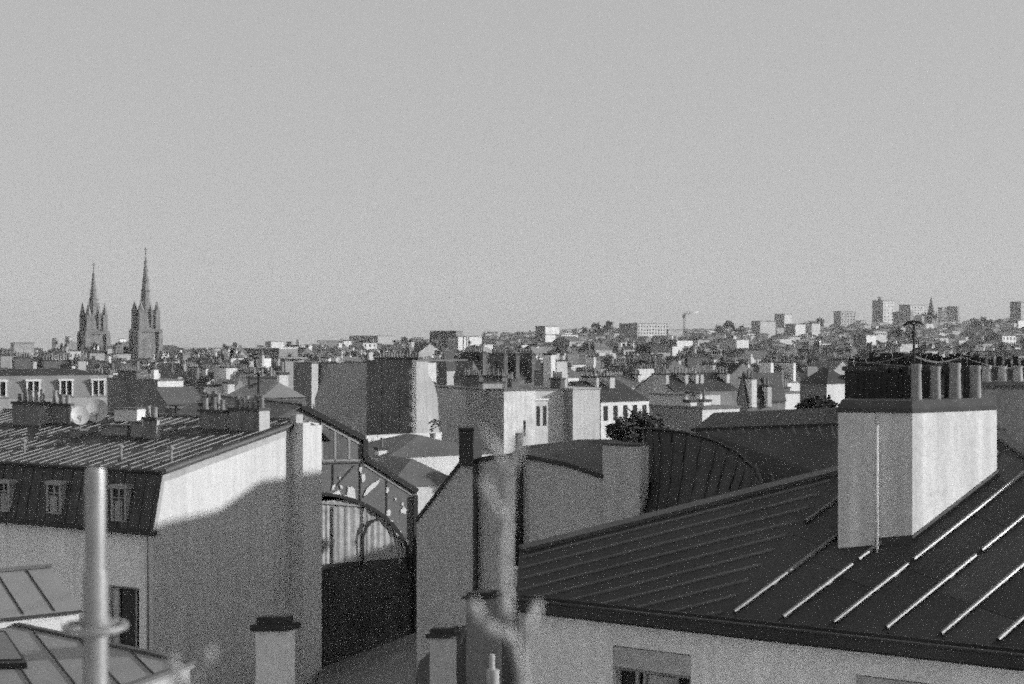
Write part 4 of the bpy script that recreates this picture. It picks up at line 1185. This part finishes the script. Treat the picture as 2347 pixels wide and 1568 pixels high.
mb = MB(); mb.face([q[0], mid0, mid1, q[3]], 0); mb.face([q[1], q[2], mid1, mid0], 0); mb.face([q[0], q[1], mid0], 0); mb.build('nave_roof', ['slate'], root)

# ================================================================ skyline and hillside landmarks (placed by hand)
def far(name, label, uL, uC, uR, vt, d, **kw):
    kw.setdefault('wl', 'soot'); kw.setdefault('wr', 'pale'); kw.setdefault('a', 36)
    return block(name, label, uL, uC, uR, vt, d, **kw)
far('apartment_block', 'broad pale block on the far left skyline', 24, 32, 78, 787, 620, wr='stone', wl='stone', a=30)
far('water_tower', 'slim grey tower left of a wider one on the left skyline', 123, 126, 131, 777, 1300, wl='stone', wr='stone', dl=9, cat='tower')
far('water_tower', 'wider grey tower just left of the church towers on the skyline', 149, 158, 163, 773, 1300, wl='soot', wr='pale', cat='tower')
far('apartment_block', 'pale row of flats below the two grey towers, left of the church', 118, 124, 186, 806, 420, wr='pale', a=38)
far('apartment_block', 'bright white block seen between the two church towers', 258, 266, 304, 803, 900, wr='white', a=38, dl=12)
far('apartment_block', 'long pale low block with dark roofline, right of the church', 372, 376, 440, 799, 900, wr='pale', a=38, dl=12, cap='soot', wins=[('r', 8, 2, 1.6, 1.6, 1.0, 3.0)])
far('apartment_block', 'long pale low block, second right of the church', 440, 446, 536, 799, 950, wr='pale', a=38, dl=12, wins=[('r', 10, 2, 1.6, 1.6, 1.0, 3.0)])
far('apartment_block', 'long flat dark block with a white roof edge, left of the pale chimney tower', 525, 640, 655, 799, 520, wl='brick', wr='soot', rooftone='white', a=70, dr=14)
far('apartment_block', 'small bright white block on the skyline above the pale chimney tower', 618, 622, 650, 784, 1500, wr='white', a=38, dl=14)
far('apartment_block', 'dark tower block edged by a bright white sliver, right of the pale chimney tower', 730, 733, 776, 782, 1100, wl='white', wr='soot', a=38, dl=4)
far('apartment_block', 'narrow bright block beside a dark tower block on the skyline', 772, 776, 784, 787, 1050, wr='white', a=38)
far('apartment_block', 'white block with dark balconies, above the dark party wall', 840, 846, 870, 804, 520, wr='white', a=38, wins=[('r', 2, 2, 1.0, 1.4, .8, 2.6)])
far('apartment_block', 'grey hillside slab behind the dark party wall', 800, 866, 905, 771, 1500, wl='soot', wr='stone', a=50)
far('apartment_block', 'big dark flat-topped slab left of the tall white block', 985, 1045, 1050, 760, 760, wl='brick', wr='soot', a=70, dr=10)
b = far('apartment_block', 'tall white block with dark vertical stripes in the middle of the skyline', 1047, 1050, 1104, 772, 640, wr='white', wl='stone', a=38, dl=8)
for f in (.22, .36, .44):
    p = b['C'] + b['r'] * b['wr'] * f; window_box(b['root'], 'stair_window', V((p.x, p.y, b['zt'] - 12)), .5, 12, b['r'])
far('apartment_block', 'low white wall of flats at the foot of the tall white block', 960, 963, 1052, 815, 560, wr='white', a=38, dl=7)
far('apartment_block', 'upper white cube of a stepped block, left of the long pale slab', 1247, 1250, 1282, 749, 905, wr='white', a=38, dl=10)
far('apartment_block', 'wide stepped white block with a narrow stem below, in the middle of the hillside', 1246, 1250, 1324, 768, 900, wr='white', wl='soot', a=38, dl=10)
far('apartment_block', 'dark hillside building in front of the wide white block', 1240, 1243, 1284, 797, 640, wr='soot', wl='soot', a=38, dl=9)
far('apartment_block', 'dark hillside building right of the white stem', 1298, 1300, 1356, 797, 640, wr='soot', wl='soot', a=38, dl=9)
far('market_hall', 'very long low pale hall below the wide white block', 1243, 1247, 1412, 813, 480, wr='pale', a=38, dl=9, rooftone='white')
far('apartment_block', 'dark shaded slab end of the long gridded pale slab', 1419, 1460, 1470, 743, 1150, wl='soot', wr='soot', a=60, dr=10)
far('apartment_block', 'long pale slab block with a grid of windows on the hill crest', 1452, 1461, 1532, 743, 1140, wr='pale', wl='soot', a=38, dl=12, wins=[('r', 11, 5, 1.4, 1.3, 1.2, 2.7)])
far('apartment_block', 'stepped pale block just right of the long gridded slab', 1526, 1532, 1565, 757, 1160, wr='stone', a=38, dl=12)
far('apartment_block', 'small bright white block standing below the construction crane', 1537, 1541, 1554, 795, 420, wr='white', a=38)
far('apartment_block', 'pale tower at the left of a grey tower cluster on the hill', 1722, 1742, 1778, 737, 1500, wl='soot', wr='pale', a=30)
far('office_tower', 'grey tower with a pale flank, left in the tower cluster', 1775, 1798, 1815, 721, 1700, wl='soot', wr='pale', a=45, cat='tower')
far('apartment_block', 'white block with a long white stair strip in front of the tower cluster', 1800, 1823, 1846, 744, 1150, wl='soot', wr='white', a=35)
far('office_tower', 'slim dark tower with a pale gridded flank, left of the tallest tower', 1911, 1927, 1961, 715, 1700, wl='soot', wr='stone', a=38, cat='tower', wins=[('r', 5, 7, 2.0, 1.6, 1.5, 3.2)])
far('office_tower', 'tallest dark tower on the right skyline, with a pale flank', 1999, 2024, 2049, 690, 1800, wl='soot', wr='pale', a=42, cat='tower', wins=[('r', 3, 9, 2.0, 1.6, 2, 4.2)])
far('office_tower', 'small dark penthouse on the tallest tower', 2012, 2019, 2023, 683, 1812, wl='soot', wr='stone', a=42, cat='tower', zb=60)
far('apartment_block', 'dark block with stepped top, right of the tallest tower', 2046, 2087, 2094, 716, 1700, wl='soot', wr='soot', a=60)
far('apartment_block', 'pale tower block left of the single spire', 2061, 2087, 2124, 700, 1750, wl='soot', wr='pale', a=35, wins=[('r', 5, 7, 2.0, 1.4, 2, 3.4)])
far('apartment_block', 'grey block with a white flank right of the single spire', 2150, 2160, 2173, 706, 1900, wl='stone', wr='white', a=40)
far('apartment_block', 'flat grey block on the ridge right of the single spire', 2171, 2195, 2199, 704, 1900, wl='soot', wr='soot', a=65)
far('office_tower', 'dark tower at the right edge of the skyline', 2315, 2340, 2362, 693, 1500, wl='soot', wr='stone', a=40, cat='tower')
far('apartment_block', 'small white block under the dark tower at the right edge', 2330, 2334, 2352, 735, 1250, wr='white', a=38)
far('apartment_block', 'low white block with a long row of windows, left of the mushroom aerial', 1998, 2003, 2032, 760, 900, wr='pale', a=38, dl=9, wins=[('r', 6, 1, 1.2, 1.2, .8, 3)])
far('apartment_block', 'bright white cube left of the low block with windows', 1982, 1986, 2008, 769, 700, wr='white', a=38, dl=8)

# single spire of the hill church
root = thing('hill_church', 'dark single-spired church among the towers on the right skyline', 'church', P(2134, 780, 1600) - UP * 8)
BASE[root.name] = root.location.copy()
c = P(2134, 730, 1600); zt = c.z; za = P(2134, 681, 1600).z; w = 23 / F * 1600
mb = MB(); mb.cbox((c.x, c.y, 20), w, w, zt - 20, V((.8, .6, 0)), 0)
for k in (-1, 1): mb.cbox((c.x + k * w * .42, c.y, 20), w * .3, w * .3, zt - 20 + 5, V((.8, .6, 0)), 0)
mb.build('bell_tower', ['soot'], root)
mb = MB(); o8 = lambda rr, z: [V((c.x + rr * math.cos(math.pi / 4 * k), c.y + rr * math.sin(math.pi / 4 * k), z)) for k in range(8)]
mb.frustum(o8(w * .5, zt), o8(w * .38, zt + (za - zt) * .25), 0); mb.frustum(o8(w * .38, zt + (za - zt) * .25), o8(.25, za), 0)
for k in range(4):
    q = V((c.x + w * .42 * (1 if k % 2 else -1), c.y + w * .42 * (1 if k // 2 else -1), 0)); o5 = lambda rr, z: [V((q.x + rr * math.cos(1.26 * j), q.y + rr * math.sin(1.26 * j), z)) for j in range(5)]
    mb.frustum(o5(w * .14, zt), o5(.05, zt + (za - zt) * .35), 0)
mb.build('spire', ['slate'], root)

# construction crane
root = thing('tower_crane', 'pale tower crane standing above the hill crest', 'crane', P(1569, 775, 1200) - UP * 6)
BASE[root.name] = root.location.copy()
dC = 1200.0; m0, m1 = P(1569, 790, dC), P(1569, 724, dC)
mb = MB()
for sx in (-.7, .7):
    for sy in (-.7, .7): mb.tube([m0 + V((sx, sy, 0)), m1 + V((sx, sy, 0))], .16, 4)
for k in range(14):
    z = m0.z + (m1.z - m0.z) * k / 14; zz = m0.z + (m1.z - m0.z) * (k + 1) / 14
    mb.tube([V((m0.x - .7, m0.y - .7, z)), V((m0.x + .7, m0.y - .7, zz))], .1, 4)
mb.build('mast', ['stone'], root)
mb = MB(); j0, j1 = P(1563, 722, dC), P(1600, 716, dC); ap = P(1571, 714, dC)
for dz in (0, 1.1): mb.tube([j0 + UP * dz, j1 + UP * dz * .6], .22, 4)
for k in range(10):
    a_ = j0 + (j1 - j0) * k / 10; mb.tube([a_, a_ + (j1 - j0) * .05 + UP * 1.0, a_ + (j1 - j0) * .1], .12, 4)
mb.tube([m1, ap], .25, 4); mb.tube([ap, j0 + (j1 - j0) * .75 + UP * .8], .1, 4); mb.tube([ap, j0 + UP * .6], .1, 4)
mb.build('jib', ['paint'], root)
mb = MB(); q = P(1565, 729, dC); mb.box(q, (2.4, 0, 0), (0, 2.4, 0), (0, 0, 2.6)); mb.build('counterweight', ['soot'], root)
# ================================================================ trees
def leaf_mesh(seed, n, R, squash=.8, size=.3):
    rr = random.Random(seed); mb = MB(); cl = []
    for k in range(max(6, n // 60)):
        a = rr.uniform(0, 6.283); z = rr.uniform(-.6, 1); q = math.sqrt(max(0, 1 - z * z)) * rr.uniform(.35, 1)
        cl.append((V((q * math.cos(a) * R, q * math.sin(a) * R, z * R * squash * rr.uniform(.6, 1))), R * rr.uniform(.22, .42)))
    for k in range(n):
        c, s = rr.choice(cl)
        p = c + V((rr.gauss(0, .5), rr.gauss(0, .5), rr.gauss(0, .45))) * s
        u = V((rr.uniform(-1, 1), rr.uniform(-1, 1), rr.uniform(-.6, .6))).normalized(); w = u.cross(V((rr.uniform(-1, 1), rr.uniform(-1, 1), rr.uniform(-1, 1)))).normalized()
        s_ = size * rr.uniform(.6, 1.3)
        mb.face([p - u * s_, p + w * s_ * .6, p + u * s_, p - w * s_ * .6], 0)
    return mb
def tree(label, u, v_mid, d, r_px, seed, n=900, name='tree', size=None, squash=.8, cat='tree', group=None):
    c = P(u, v_mid, d); R = r_px / F * d; gz = ground_z(c.x, d)
    root = thing(name, label, cat, (c.x, c.y, gz), group)
    mb = leaf_mesh(seed, n, R, squash, size or R * .09)
    mb.v = [p + c for p in mb.v]
    mb.build('crown', ['leaf'], root)
    mb = MB(); t = max(.05, R * .07)
    mb.tube([V((c.x, c.y, gz)), V((c.x + .1 * R, c.y, (gz + c.z) / 2)), V((c.x, c.y, c.z - R * .2)), V((c.x + .1 * R, c.y, c.z + R * .4))], [t * 1.5, t, t * .8, t * .3], 7)
    rr = random.Random(seed + 5)
    for k in range(5):
        a = rr.uniform(0, 6.28); q = V((c.x, c.y, c.z - R * rr.uniform(.2, .6))); mb.tube([q, q + V((math.cos(a) * R * .6, math.sin(a) * R * .6, R * .6))], [t * .5, t * .15], 5)
    mb.build('trunk', ['trunk'], root)
tree('dark bushy tree growing in front of the white fronted town house', 1462, 992, 76, 56, 3, 4200, squash=.62, size=.14)
tree('low dark spreading tree left of the bushy one, over the dark roofs', 1422, 988, 74, 30, 8, 1500, squash=.7, size=.14)
tree('dark foliage rising behind the flat-crested zinc roof', 1870, 934, 66, 36, 9, 2000, squash=.6, size=.14)
HT = 'trees on the distant hillside'
for i, (u, v, d, r) in enumerate(((1365, 756, 1250, 16), (1392, 754, 1250, 18), (1338, 761, 1250, 13), (1672, 748, 1500, 14), (1692, 754, 1400, 14), (1650, 757, 1400, 12), (2065, 764, 1000, 16), (2090, 768, 1000, 12), (1880, 742, 1500, 14), (2260, 738, 1500, 16), (2235, 745, 1400, 12), (930, 785, 1200, 12), (905, 790, 1100, 10))):
    side = ('round dark tree on the crest left of the gridded slab', 'broad dark tree touching the gridded slab end', 'low dark tree right of the wide white block', 'dark tree left of the pale tower on the hill', 'low tree under the pale tower on the hill', 'small tree halfway between the crane and the pale tower',
            'dark tree behind the mushroom aerial', 'small dark tree right of the mushroom aerial', 'dark tree on the crest between the two gridded towers', 'broad tree on the ridge near the right edge', 'low tree on the ridge right of the single spire', 'dark hillside tree behind the dark party wall', 'small hillside tree left of the big dark slab')[i]
    tree(side, u, v, d, r, 40 + i, 420, size=r / F * d * .17, squash=.9, group=HT)

# ================================================================ the rest of the city: rows of roofs fading up to the hill
LM = [(-200, 'the left edge'), (95, 'the two grey towers'), (215, 'the church'), (335, 'the right church tower'), (450, 'the long pale blocks'), (675, 'the pale chimney tower'), (830, 'the dark party wall'), (1015, 'the big dark slab'), (1077, 'the tall white block'), (1286, 'the wide stepped white block'), (1495, 'the gridded slab'), (1575, 'the crane'), (1760, 'the pale tower'), (1930, 'the slim dark tower'), (2024, 'the tallest tower'), (2136, 'the single spire'), (2330, 'the dark edge tower'), (2600, 'the right edge')]
ORD = ['first', 'second', 'third', 'fourth', 'fifth', 'sixth', 'seventh', 'eighth', 'ninth', 'tenth', 'eleventh', 'twelfth']
cand = []
R2 = random.Random(77)
def free(p, r):
    for q, w in OCC:
        if (q.x - p.x) ** 2 + (q.y - p.y) ** 2 < (r + w * .75) ** 2: return False
    return True
bands = [(175, 235, 24, 'nearest row of roofs'), (240, 330, 44, 'second row of roofs'), (340, 460, 48, 'middle roofs'), (470, 640, 44, 'farther roofs'), (660, 900, 32, 'foot of the hill'), (950, 1300, 26, 'lower hillside'), (1350, 1750, 24, 'upper hillside'), (1800, 2250, 24, 'hill crest')]
for bi, (d0, d1, n, rowname) in enumerate(bands):
    for i in range(n):
        u = -60 + 2470 * (i + R2.uniform(.1, .9)) / n
        d = R2.uniform(d0, d1)
        k = (u - CX) / F
        if bi == 7 and u < 700: continue
        w = R2.uniform(6, 10.5) * (1 + bi * .14)
        cand.append((u, d, w, rowname, bi))
made = []
for u, d, w, rowname, bi in cand:
    x = (u - CX) / F * d
    if not free(V((x, d, 0)), w * .55) or (u < 70 and bi < 4): continue
    gz = ground_z(x, d)
    H = R2.choice((17.5, 18.5, 19.5, 20.5, 21.5)) + R2.uniform(-.6, .6) if bi < 4 else R2.uniform(16, 24)
    if bi >= 5: H = R2.choice((9, 11, 13, 15, 19)) + R2.uniform(-1, 1)
    if bi < 2: H = min(H, 19.0)
    if bi < 3 and 150 < u < 400: H = min(H, 17.0)
    zt = gz + H
    vt = CY - (zt - 25) * F / d
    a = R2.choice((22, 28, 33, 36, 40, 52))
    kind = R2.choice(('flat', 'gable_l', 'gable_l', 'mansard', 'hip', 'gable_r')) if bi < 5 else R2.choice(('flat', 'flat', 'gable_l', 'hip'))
    wr = R2.choice(('white', 'pale', 'pale', 'stone', 'stone', 'soot', 'mottled')); wl = R2.choice(('soot', 'soot', 'stone', 'brick'))  # left walls picked darker, standing for their shaded side
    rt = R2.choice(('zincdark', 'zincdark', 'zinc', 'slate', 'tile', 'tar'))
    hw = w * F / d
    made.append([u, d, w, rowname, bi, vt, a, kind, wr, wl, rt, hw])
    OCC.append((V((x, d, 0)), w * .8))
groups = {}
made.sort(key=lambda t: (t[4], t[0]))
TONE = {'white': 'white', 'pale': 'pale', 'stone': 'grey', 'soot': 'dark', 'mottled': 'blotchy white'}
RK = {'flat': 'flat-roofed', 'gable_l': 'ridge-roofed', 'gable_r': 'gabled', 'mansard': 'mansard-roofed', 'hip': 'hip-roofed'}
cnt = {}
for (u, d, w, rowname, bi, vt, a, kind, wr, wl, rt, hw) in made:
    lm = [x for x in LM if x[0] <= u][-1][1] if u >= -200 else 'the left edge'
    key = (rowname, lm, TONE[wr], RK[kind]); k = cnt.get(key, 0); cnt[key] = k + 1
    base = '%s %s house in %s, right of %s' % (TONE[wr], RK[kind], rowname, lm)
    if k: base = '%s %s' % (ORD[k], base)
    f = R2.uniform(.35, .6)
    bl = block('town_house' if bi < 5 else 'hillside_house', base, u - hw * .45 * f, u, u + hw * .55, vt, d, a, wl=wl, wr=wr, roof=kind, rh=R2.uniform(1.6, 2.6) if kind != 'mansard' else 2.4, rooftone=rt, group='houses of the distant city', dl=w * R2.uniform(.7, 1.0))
    nch = (4, 4, 3, 3, 2, 1, 1, 0)[bi]
    for c in range(nch):
        ff = R2.choice((.03, .3, .5, .7, .97))
        chim(bl, ff, R2.uniform(.25, .75), R2.uniform(1.8, 4.0), R2.uniform(.45, .7), R2.uniform(1.8, 3.4), R2.randint(4, 9) if bi < 4 else 0, R2.choice('lllr'), R2.choice(('soot', 'brick', 'pale', 'white', 'white')))
    if wr in ('white', 'pale', 'stone') and R2.random() < .3 and bi in (2, 3, 4):
        nx = max(2, int(bl['wr'] / 3.2)); 
        for i in range(min(nx, 5)):
            for j in range(2):
                p = bl['C'] + bl['r'] * bl['wr'] * (i + .5) / nx
                window_box(bl['root'], 'window', V((p.x, p.y, bl['zt'] - 2.4 - j * 3.0)), 1.0, 1.7, bl['r'])
# far mass nobody could count: roofs filling the plain and the hill
mb = MB(); R3 = random.Random(5)
for i in range(5200):
    d = 300 * (2450 / 300) ** R3.random(); u = R3.uniform(-100, 2450); x = (u - CX) / F * d
    w = R3.uniform(4, 9) * (1 + d / 2500); p = V((x, d, 0))
    if not free(p, w * .4): continue
    gz = ground_z(x, d); hgt = gz + R3.choice((11, 13, 15, 17, 18)) + R3.uniform(-1, 1)
    if d > 1200: hgt = gz + R3.uniform(3, 12)
    a = math.radians(R3.choice((25, 33, 40, 55))); ax = V((math.cos(a), math.sin(a), 0)); ay = V((-ax.y, ax.x, 0))
    mi = R3.choice((0, 0, 0, 0, 1, 1, 3, 3, 2, 2, 6)); W, L = w, w * R3.uniform(.6, 1.4)
    q = [p - ax * W / 2 - ay * L / 2, p + ax * W / 2 - ay * L / 2, p + ax * W / 2 + ay * L / 2, p - ax * W / 2 + ay * L / 2]
    for k in range(4):
        s, t = q[k], q[(k + 1) % 4]; mb.face([V((s.x, s.y, gz - 1)), V((t.x, t.y, gz - 1)), V((t.x, t.y, hgt)), V((s.x, s.y, hgt))], mi)
    m0, m1 = (q[0] + q[3]) / 2, (q[1] + q[2]) / 2; rz = hgt + R3.uniform(.6, 2.4)
    e_ = lambda s, z: V((s.x, s.y, z))
    mb.face([e_(q[0], hgt), e_(q[1], hgt), e_(m1, rz), e_(m0, rz)], 4 + mi % 2); mb.face([e_(q[2], hgt), e_(q[3], hgt), e_(m0, rz), e_(m1, rz)], 4)
    mb.face([e_(q[1], hgt), e_(q[2], hgt), e_(m1, rz)], mi); mb.face([e_(q[3], hgt), e_(q[0], hgt), e_(m0, rz)], mi)
    if R3.random() < .7:
        c = p + ax * R3.uniform(-.4, .4) * W; mb.cbox((c.x, c.y, hgt), .6, R3.uniform(1.5, 3), R3.uniform(1.5, 3.4), ax, R3.choice((0, 6, 2, 3)))
o = mb.build('distant_roofs', ['soot', 'stone', 'pale', 'brick', 'zincdark', 'slate', 'white'])
tag(o, 'countless small roofs and walls massed between the nearer houses and the hill', 'city', None, 'stuff')

# ================================================================ near chimneys and vents at the bottom edge
root = thing('lower_roof', 'flat zinc roof carrying the blurred chimneys at the bottom edge', 'roof', (-2, 13.5, 0))
mb = MB(); mb.box((-6, 10.5, 0), (6.6, 0, 0), (0, 6, 0), (0, 0, 20.2), 0); mb.build('wall', ['render'], root)
mb = MB(); mb.box((-6.1, 10.4, 20.2), (6.8, 0, 0), (0, 6.2, 0), (0, 0, .1), 0); mb.build('roof', ['zinc'], root)
def near_chimney(label, u0, u1, u2, vt, capv, d, mats, name='chimney'):
    a, b_ = P(u0, vt, d), P(u1, vt, d); root = thing(name, label, 'chimney', ((a.x + b_.x) / 2, d, 20.3), 'blurred chimneys at the bottom edge')
    kR = (u2 - CX) / F; r_ = V((.55, .83, 0)).normalized(); wr = (kR * b_.y - b_.x) / (r_.x - kR * r_.y)
    mb = MB(); zc = P(u0, capv, d).z
    mb.box(V((a.x, a.y, 20.3)), b_ - a, r_ * wr, UP * (zc - 20.3), 0); mb.build('stack', [mats], root)
    mb = MB(); ex = (b_ - a) * .09
    mb.box(V((a.x, a.y, zc)) - ex - r_ * .04, (b_ - a) + ex * 2, r_ * (wr + .08), UP * (a.z - zc) * .45, 0)
    mb.box(V((a.x, a.y, zc + (a.z - zc) * .45)) + ex * .3, (b_ - a) - ex * .6, r_ * wr * .9, UP * (a.z - zc) * .5, 0)
    mb.build('chimney_cap', ['iron'], root)
near_chimney('squat plastered chimney with a dark cap, at the bottom edge left of the arch', 586, 655, 676, 1413, 1446, 14.5, 'white')
near_chimney('small dark-capped chimney at the bottom edge, left of the blurred branches', 985, 1030, 1046, 1440, 1462, 13.5, 'render')
near_chimney('dark-capped chimney behind the lower blurred branch', 1068, 1120, 1150, 1358, 1372, 15, 'soot')
root = thing('vent_pipe', 'thin pale vent pipe at the bottom edge, below the blurred branches', 'pipe', (-.17, 11.5, 20.3))
mb = MB(); p = P(1128, 1500, 11.5); mb.tube([V((p.x, p.y, 20.3)), p], .022, 8); q = P(1130, 1535, 11.5); mb.lathe(V((q.x, q.y, 20.3)), [(.05, 0), (.05, q.z - 20.3)], 10); mb.build('pipe', ['stone'], root)

root = thing('lean_to_roof', 'dark sooty lean-to roof at the bottom, beneath the blurred branches', 'roof', (-1, 29, 0), None)
mb = MB(); q = [P(958, 1520, 30), P(1040, 1440, 31.5), P(1188, 1400, 31.5), P(1200, 1640, 25), P(940, 1650, 25)]
mb.prism(q, -UP * .12, 0)
for k in range(6):
    a_ = q[1] + (q[2] - q[1]) * (k + .3) / 6; b_ = q[4] + (q[3] - q[4]) * (k + .3) / 6; mb.tube([a_ + UP * .02, b_ + UP * .02], .03, 5, 0)
mb.build('roof', ['tar'], root)
mb = MB(); cc = sum(q, V((0, 0, 0))) / 5; qq = [p + (cc - p) * .05 for p in q]
mb.frustum([V((p.x, p.y, 0)) for p in qq], [p - UP * .13 for p in qq], 0); mb.build('wall', ['soot'], root)
# ================================================================ the terrace we stand on: scaffold pole and pruned shrubs
root = thing('scaffold_pole', 'galvanised scaffold standard with a round rosette, at the lower left', 'scaffold pole', (-.823, 2.81, 0))
px = -.823; dP = 2.81
zt, zj, zr = (25 - (v - 784) / F * dP for v in (1074, 1306, 1436))
mb = MB(); mb.lathe((px, dP, 0.05), [(.0242, 0), (.0242, zj - .06), (.0235, zj - .05)], 28); tb = mb.build('tube', ['steel'], root)
mb = MB(); mb.lathe((px, dP, zj - .03), [(.0205, 0), (.0205, zt - zj + .02), (.0190, zt - zj + .03)], 28); mb.build('spigot', ['steel'], root)
mb = MB()
n = 32
def ringp(r, z, lob=0): return [V((px + r * (1 + lob * math.cos(4 * 2 * math.pi * k / n)) * math.cos(2 * math.pi * k / n), dP + r * (1 + lob * math.cos(4 * 2 * math.pi * k / n)) * math.sin(2 * math.pi * k / n), z)) for k in range(n)]
i_, o_ = .052, .064
def annulus(r0, r1, z0, z1, ks=None):
    a0, a1, b0, b1 = ringp(r0, z0), ringp(r1, z0), ringp(r0, z1), ringp(r1, z1)
    for k in range(n):
        if ks and not ks(k): continue
        j = (k + 1) % n
        mb.face([b0[k], b1[k], b1[j], b0[j]]); mb.face([a0[k], a0[j], a1[j], a1[k]]); mb.face([a1[k], a1[j], b1[j], b1[k]]); mb.face([a0[j], a0[k], b0[k], b0[j]])
        if ks: mb.face([a0[k], a1[k], b1[k], b0[k]]); mb.face([a0[j], b0[j], b1[j], a1[j]])
annulus(.024, .034, zr - .005, zr + .005); annulus(.034, .054, zr - .005, zr + .005, lambda k: k % 4 == 0); annulus(.054, .064, zr - .005, zr + .005)
annulus(.024, .029, zr - .015, zr + .018)
mb.build('rosette', ['steel'], root)
mb = MB(); mb.box((px - .08, dP - .08, .004), (.16, 0, 0), (0, .16, 0), (0, 0, .05)); mb.build('base_plate', ['steel'], root)

root = thing('terrace_floor', None, None, (0, 0, 23.3)); root['kind'] = 'structure'
mb = MB(); mb.box((-2.5, -3, 23.1), (5, 0, 0), (0, 4.9, 0), (0, 0, .2), 0); mb.build('slab', ['concrete'], root)
def knobby(q, rads, rr):
    out, ro = [], []
    for i in range(len(q) - 1):
        for t in (0, .25, .5, .75):
            r_ = rads[i] * (1 - t) + rads[i + 1] * t
            out.append(q[i] * (1 - t) + q[i + 1] * t + V((rr.uniform(-1, 1), 0, 0)) * r_ * .22); ro.append(r_ * rr.uniform(.78, 1.22))
    return out + [q[-1]], ro + [rads[-1] * 1.1]
def shrub(label, d, limbs, seed):
    c = P(limbs[0][0][0], limbs[0][0][1], d); rr = random.Random(seed)
    root = thing('pruned_shrub', label, 'shrub', (c.x, d, 23.3), 'pruned shrubs in pots on the terrace')
    mb = MB(); pot = V((c.x, d, 23.3)); mb.lathe(pot, [(.11, 0), (.15, .26), (.165, .27), (.165, .31), (.14, .31)], 18); mb.build('pot', ['pot'], root)
    mb = MB()
    for li, (pts, rad) in enumerate([(l, r) for l, r in zip(limbs[::2], limbs[1::2])]):
        q = [P(u, v, d + (.02 * math.sin(i + li))) for i, (u, v) in enumerate(pts)]
        if li == 0: q = [pot + V((0, 0, .27)), pot + V((.01, .0, .5))] + q; rad = [rad[0] * 1.5, rad[0] * 1.3] + rad
        rads = [x * .98 / F * d for x in rad]
        q, rads = knobby(q, rads, rr)
        end = q[-1] + (q[-1] - q[-2]).normalized() * rads[-1] * .5
        mb.tube(q + [end], rads + [rads[-1] * .55], 10)
    mb.build('stem', ['bark'], root)
shrub('blurred bare pruned shrub with pale forked stems in the middle foreground', 1.02, [
    [(1199, 1568), (1192, 1520), (1185, 1489), (1165, 1445), (1163, 1401), (1157, 1341), (1155, 1281), (1161, 1221), (1161, 1165), (1165, 1094), (1181, 1042), (1198, 998)], [13.7, 13.0, 12.2, 11.5, 10.8, 10.1, 10.1, 10.1, 10.1, 10.8, 11.5, 12.2],
    [(1164, 1100), (1148, 1050), (1129, 1018), (1108, 988)], [7.9, 8.6, 8.6, 7.9],
    [(1160, 1190), (1140, 1165), (1128, 1148), (1112, 1112), (1106, 1102)], [6.5, 8.6, 11.5, 9.4, 7.9],
    [(1169, 1460), (1150, 1452), (1121, 1437), (1095, 1410), (1087, 1384)], [9.4, 12.2, 12.2, 11.5, 12.2],
    [(1197, 1470), (1212, 1430), (1232, 1385)], [7.2, 7.9, 10.8],
    ], 1)
shrub('blurred bare pruned shrub with forked tips at the bottom left', 1.02, [
    [(425, 1640), (412, 1568), (400, 1535), (391, 1512)], [14.4, 14.4, 13.0, 11.5],
    [(425, 1600), (440, 1565), (468, 1525), (485, 1496)], [7.9, 7.9, 8.6, 10.1],
    [(405, 1545), (425, 1536), (442, 1533)], [2.2, 2.2, 2.2],
    ], 2)

# ================================================================ air
mb = MB(); mb.box((-2600, -80, -2.5), (5200, 0, 0), (0, 2700, 0), (0, 0, 150.5), 0)
hm = bpy.data.materials.new('air'); hm.use_nodes = True; nt = hm.node_tree; nt.nodes.clear()
pv = nt.nodes.new('ShaderNodeVolumePrincipled'); ot = nt.nodes.new('ShaderNodeOutputMaterial')
pv.inputs['Color'].default_value = (.9, .9, .9, 1); pv.inputs['Density'].default_value = .00012
nt.links.new(pv.outputs[0], ot.inputs['Volume'])
hz = mb.build('haze', [hm]); hz['kind'] = 'stuff'
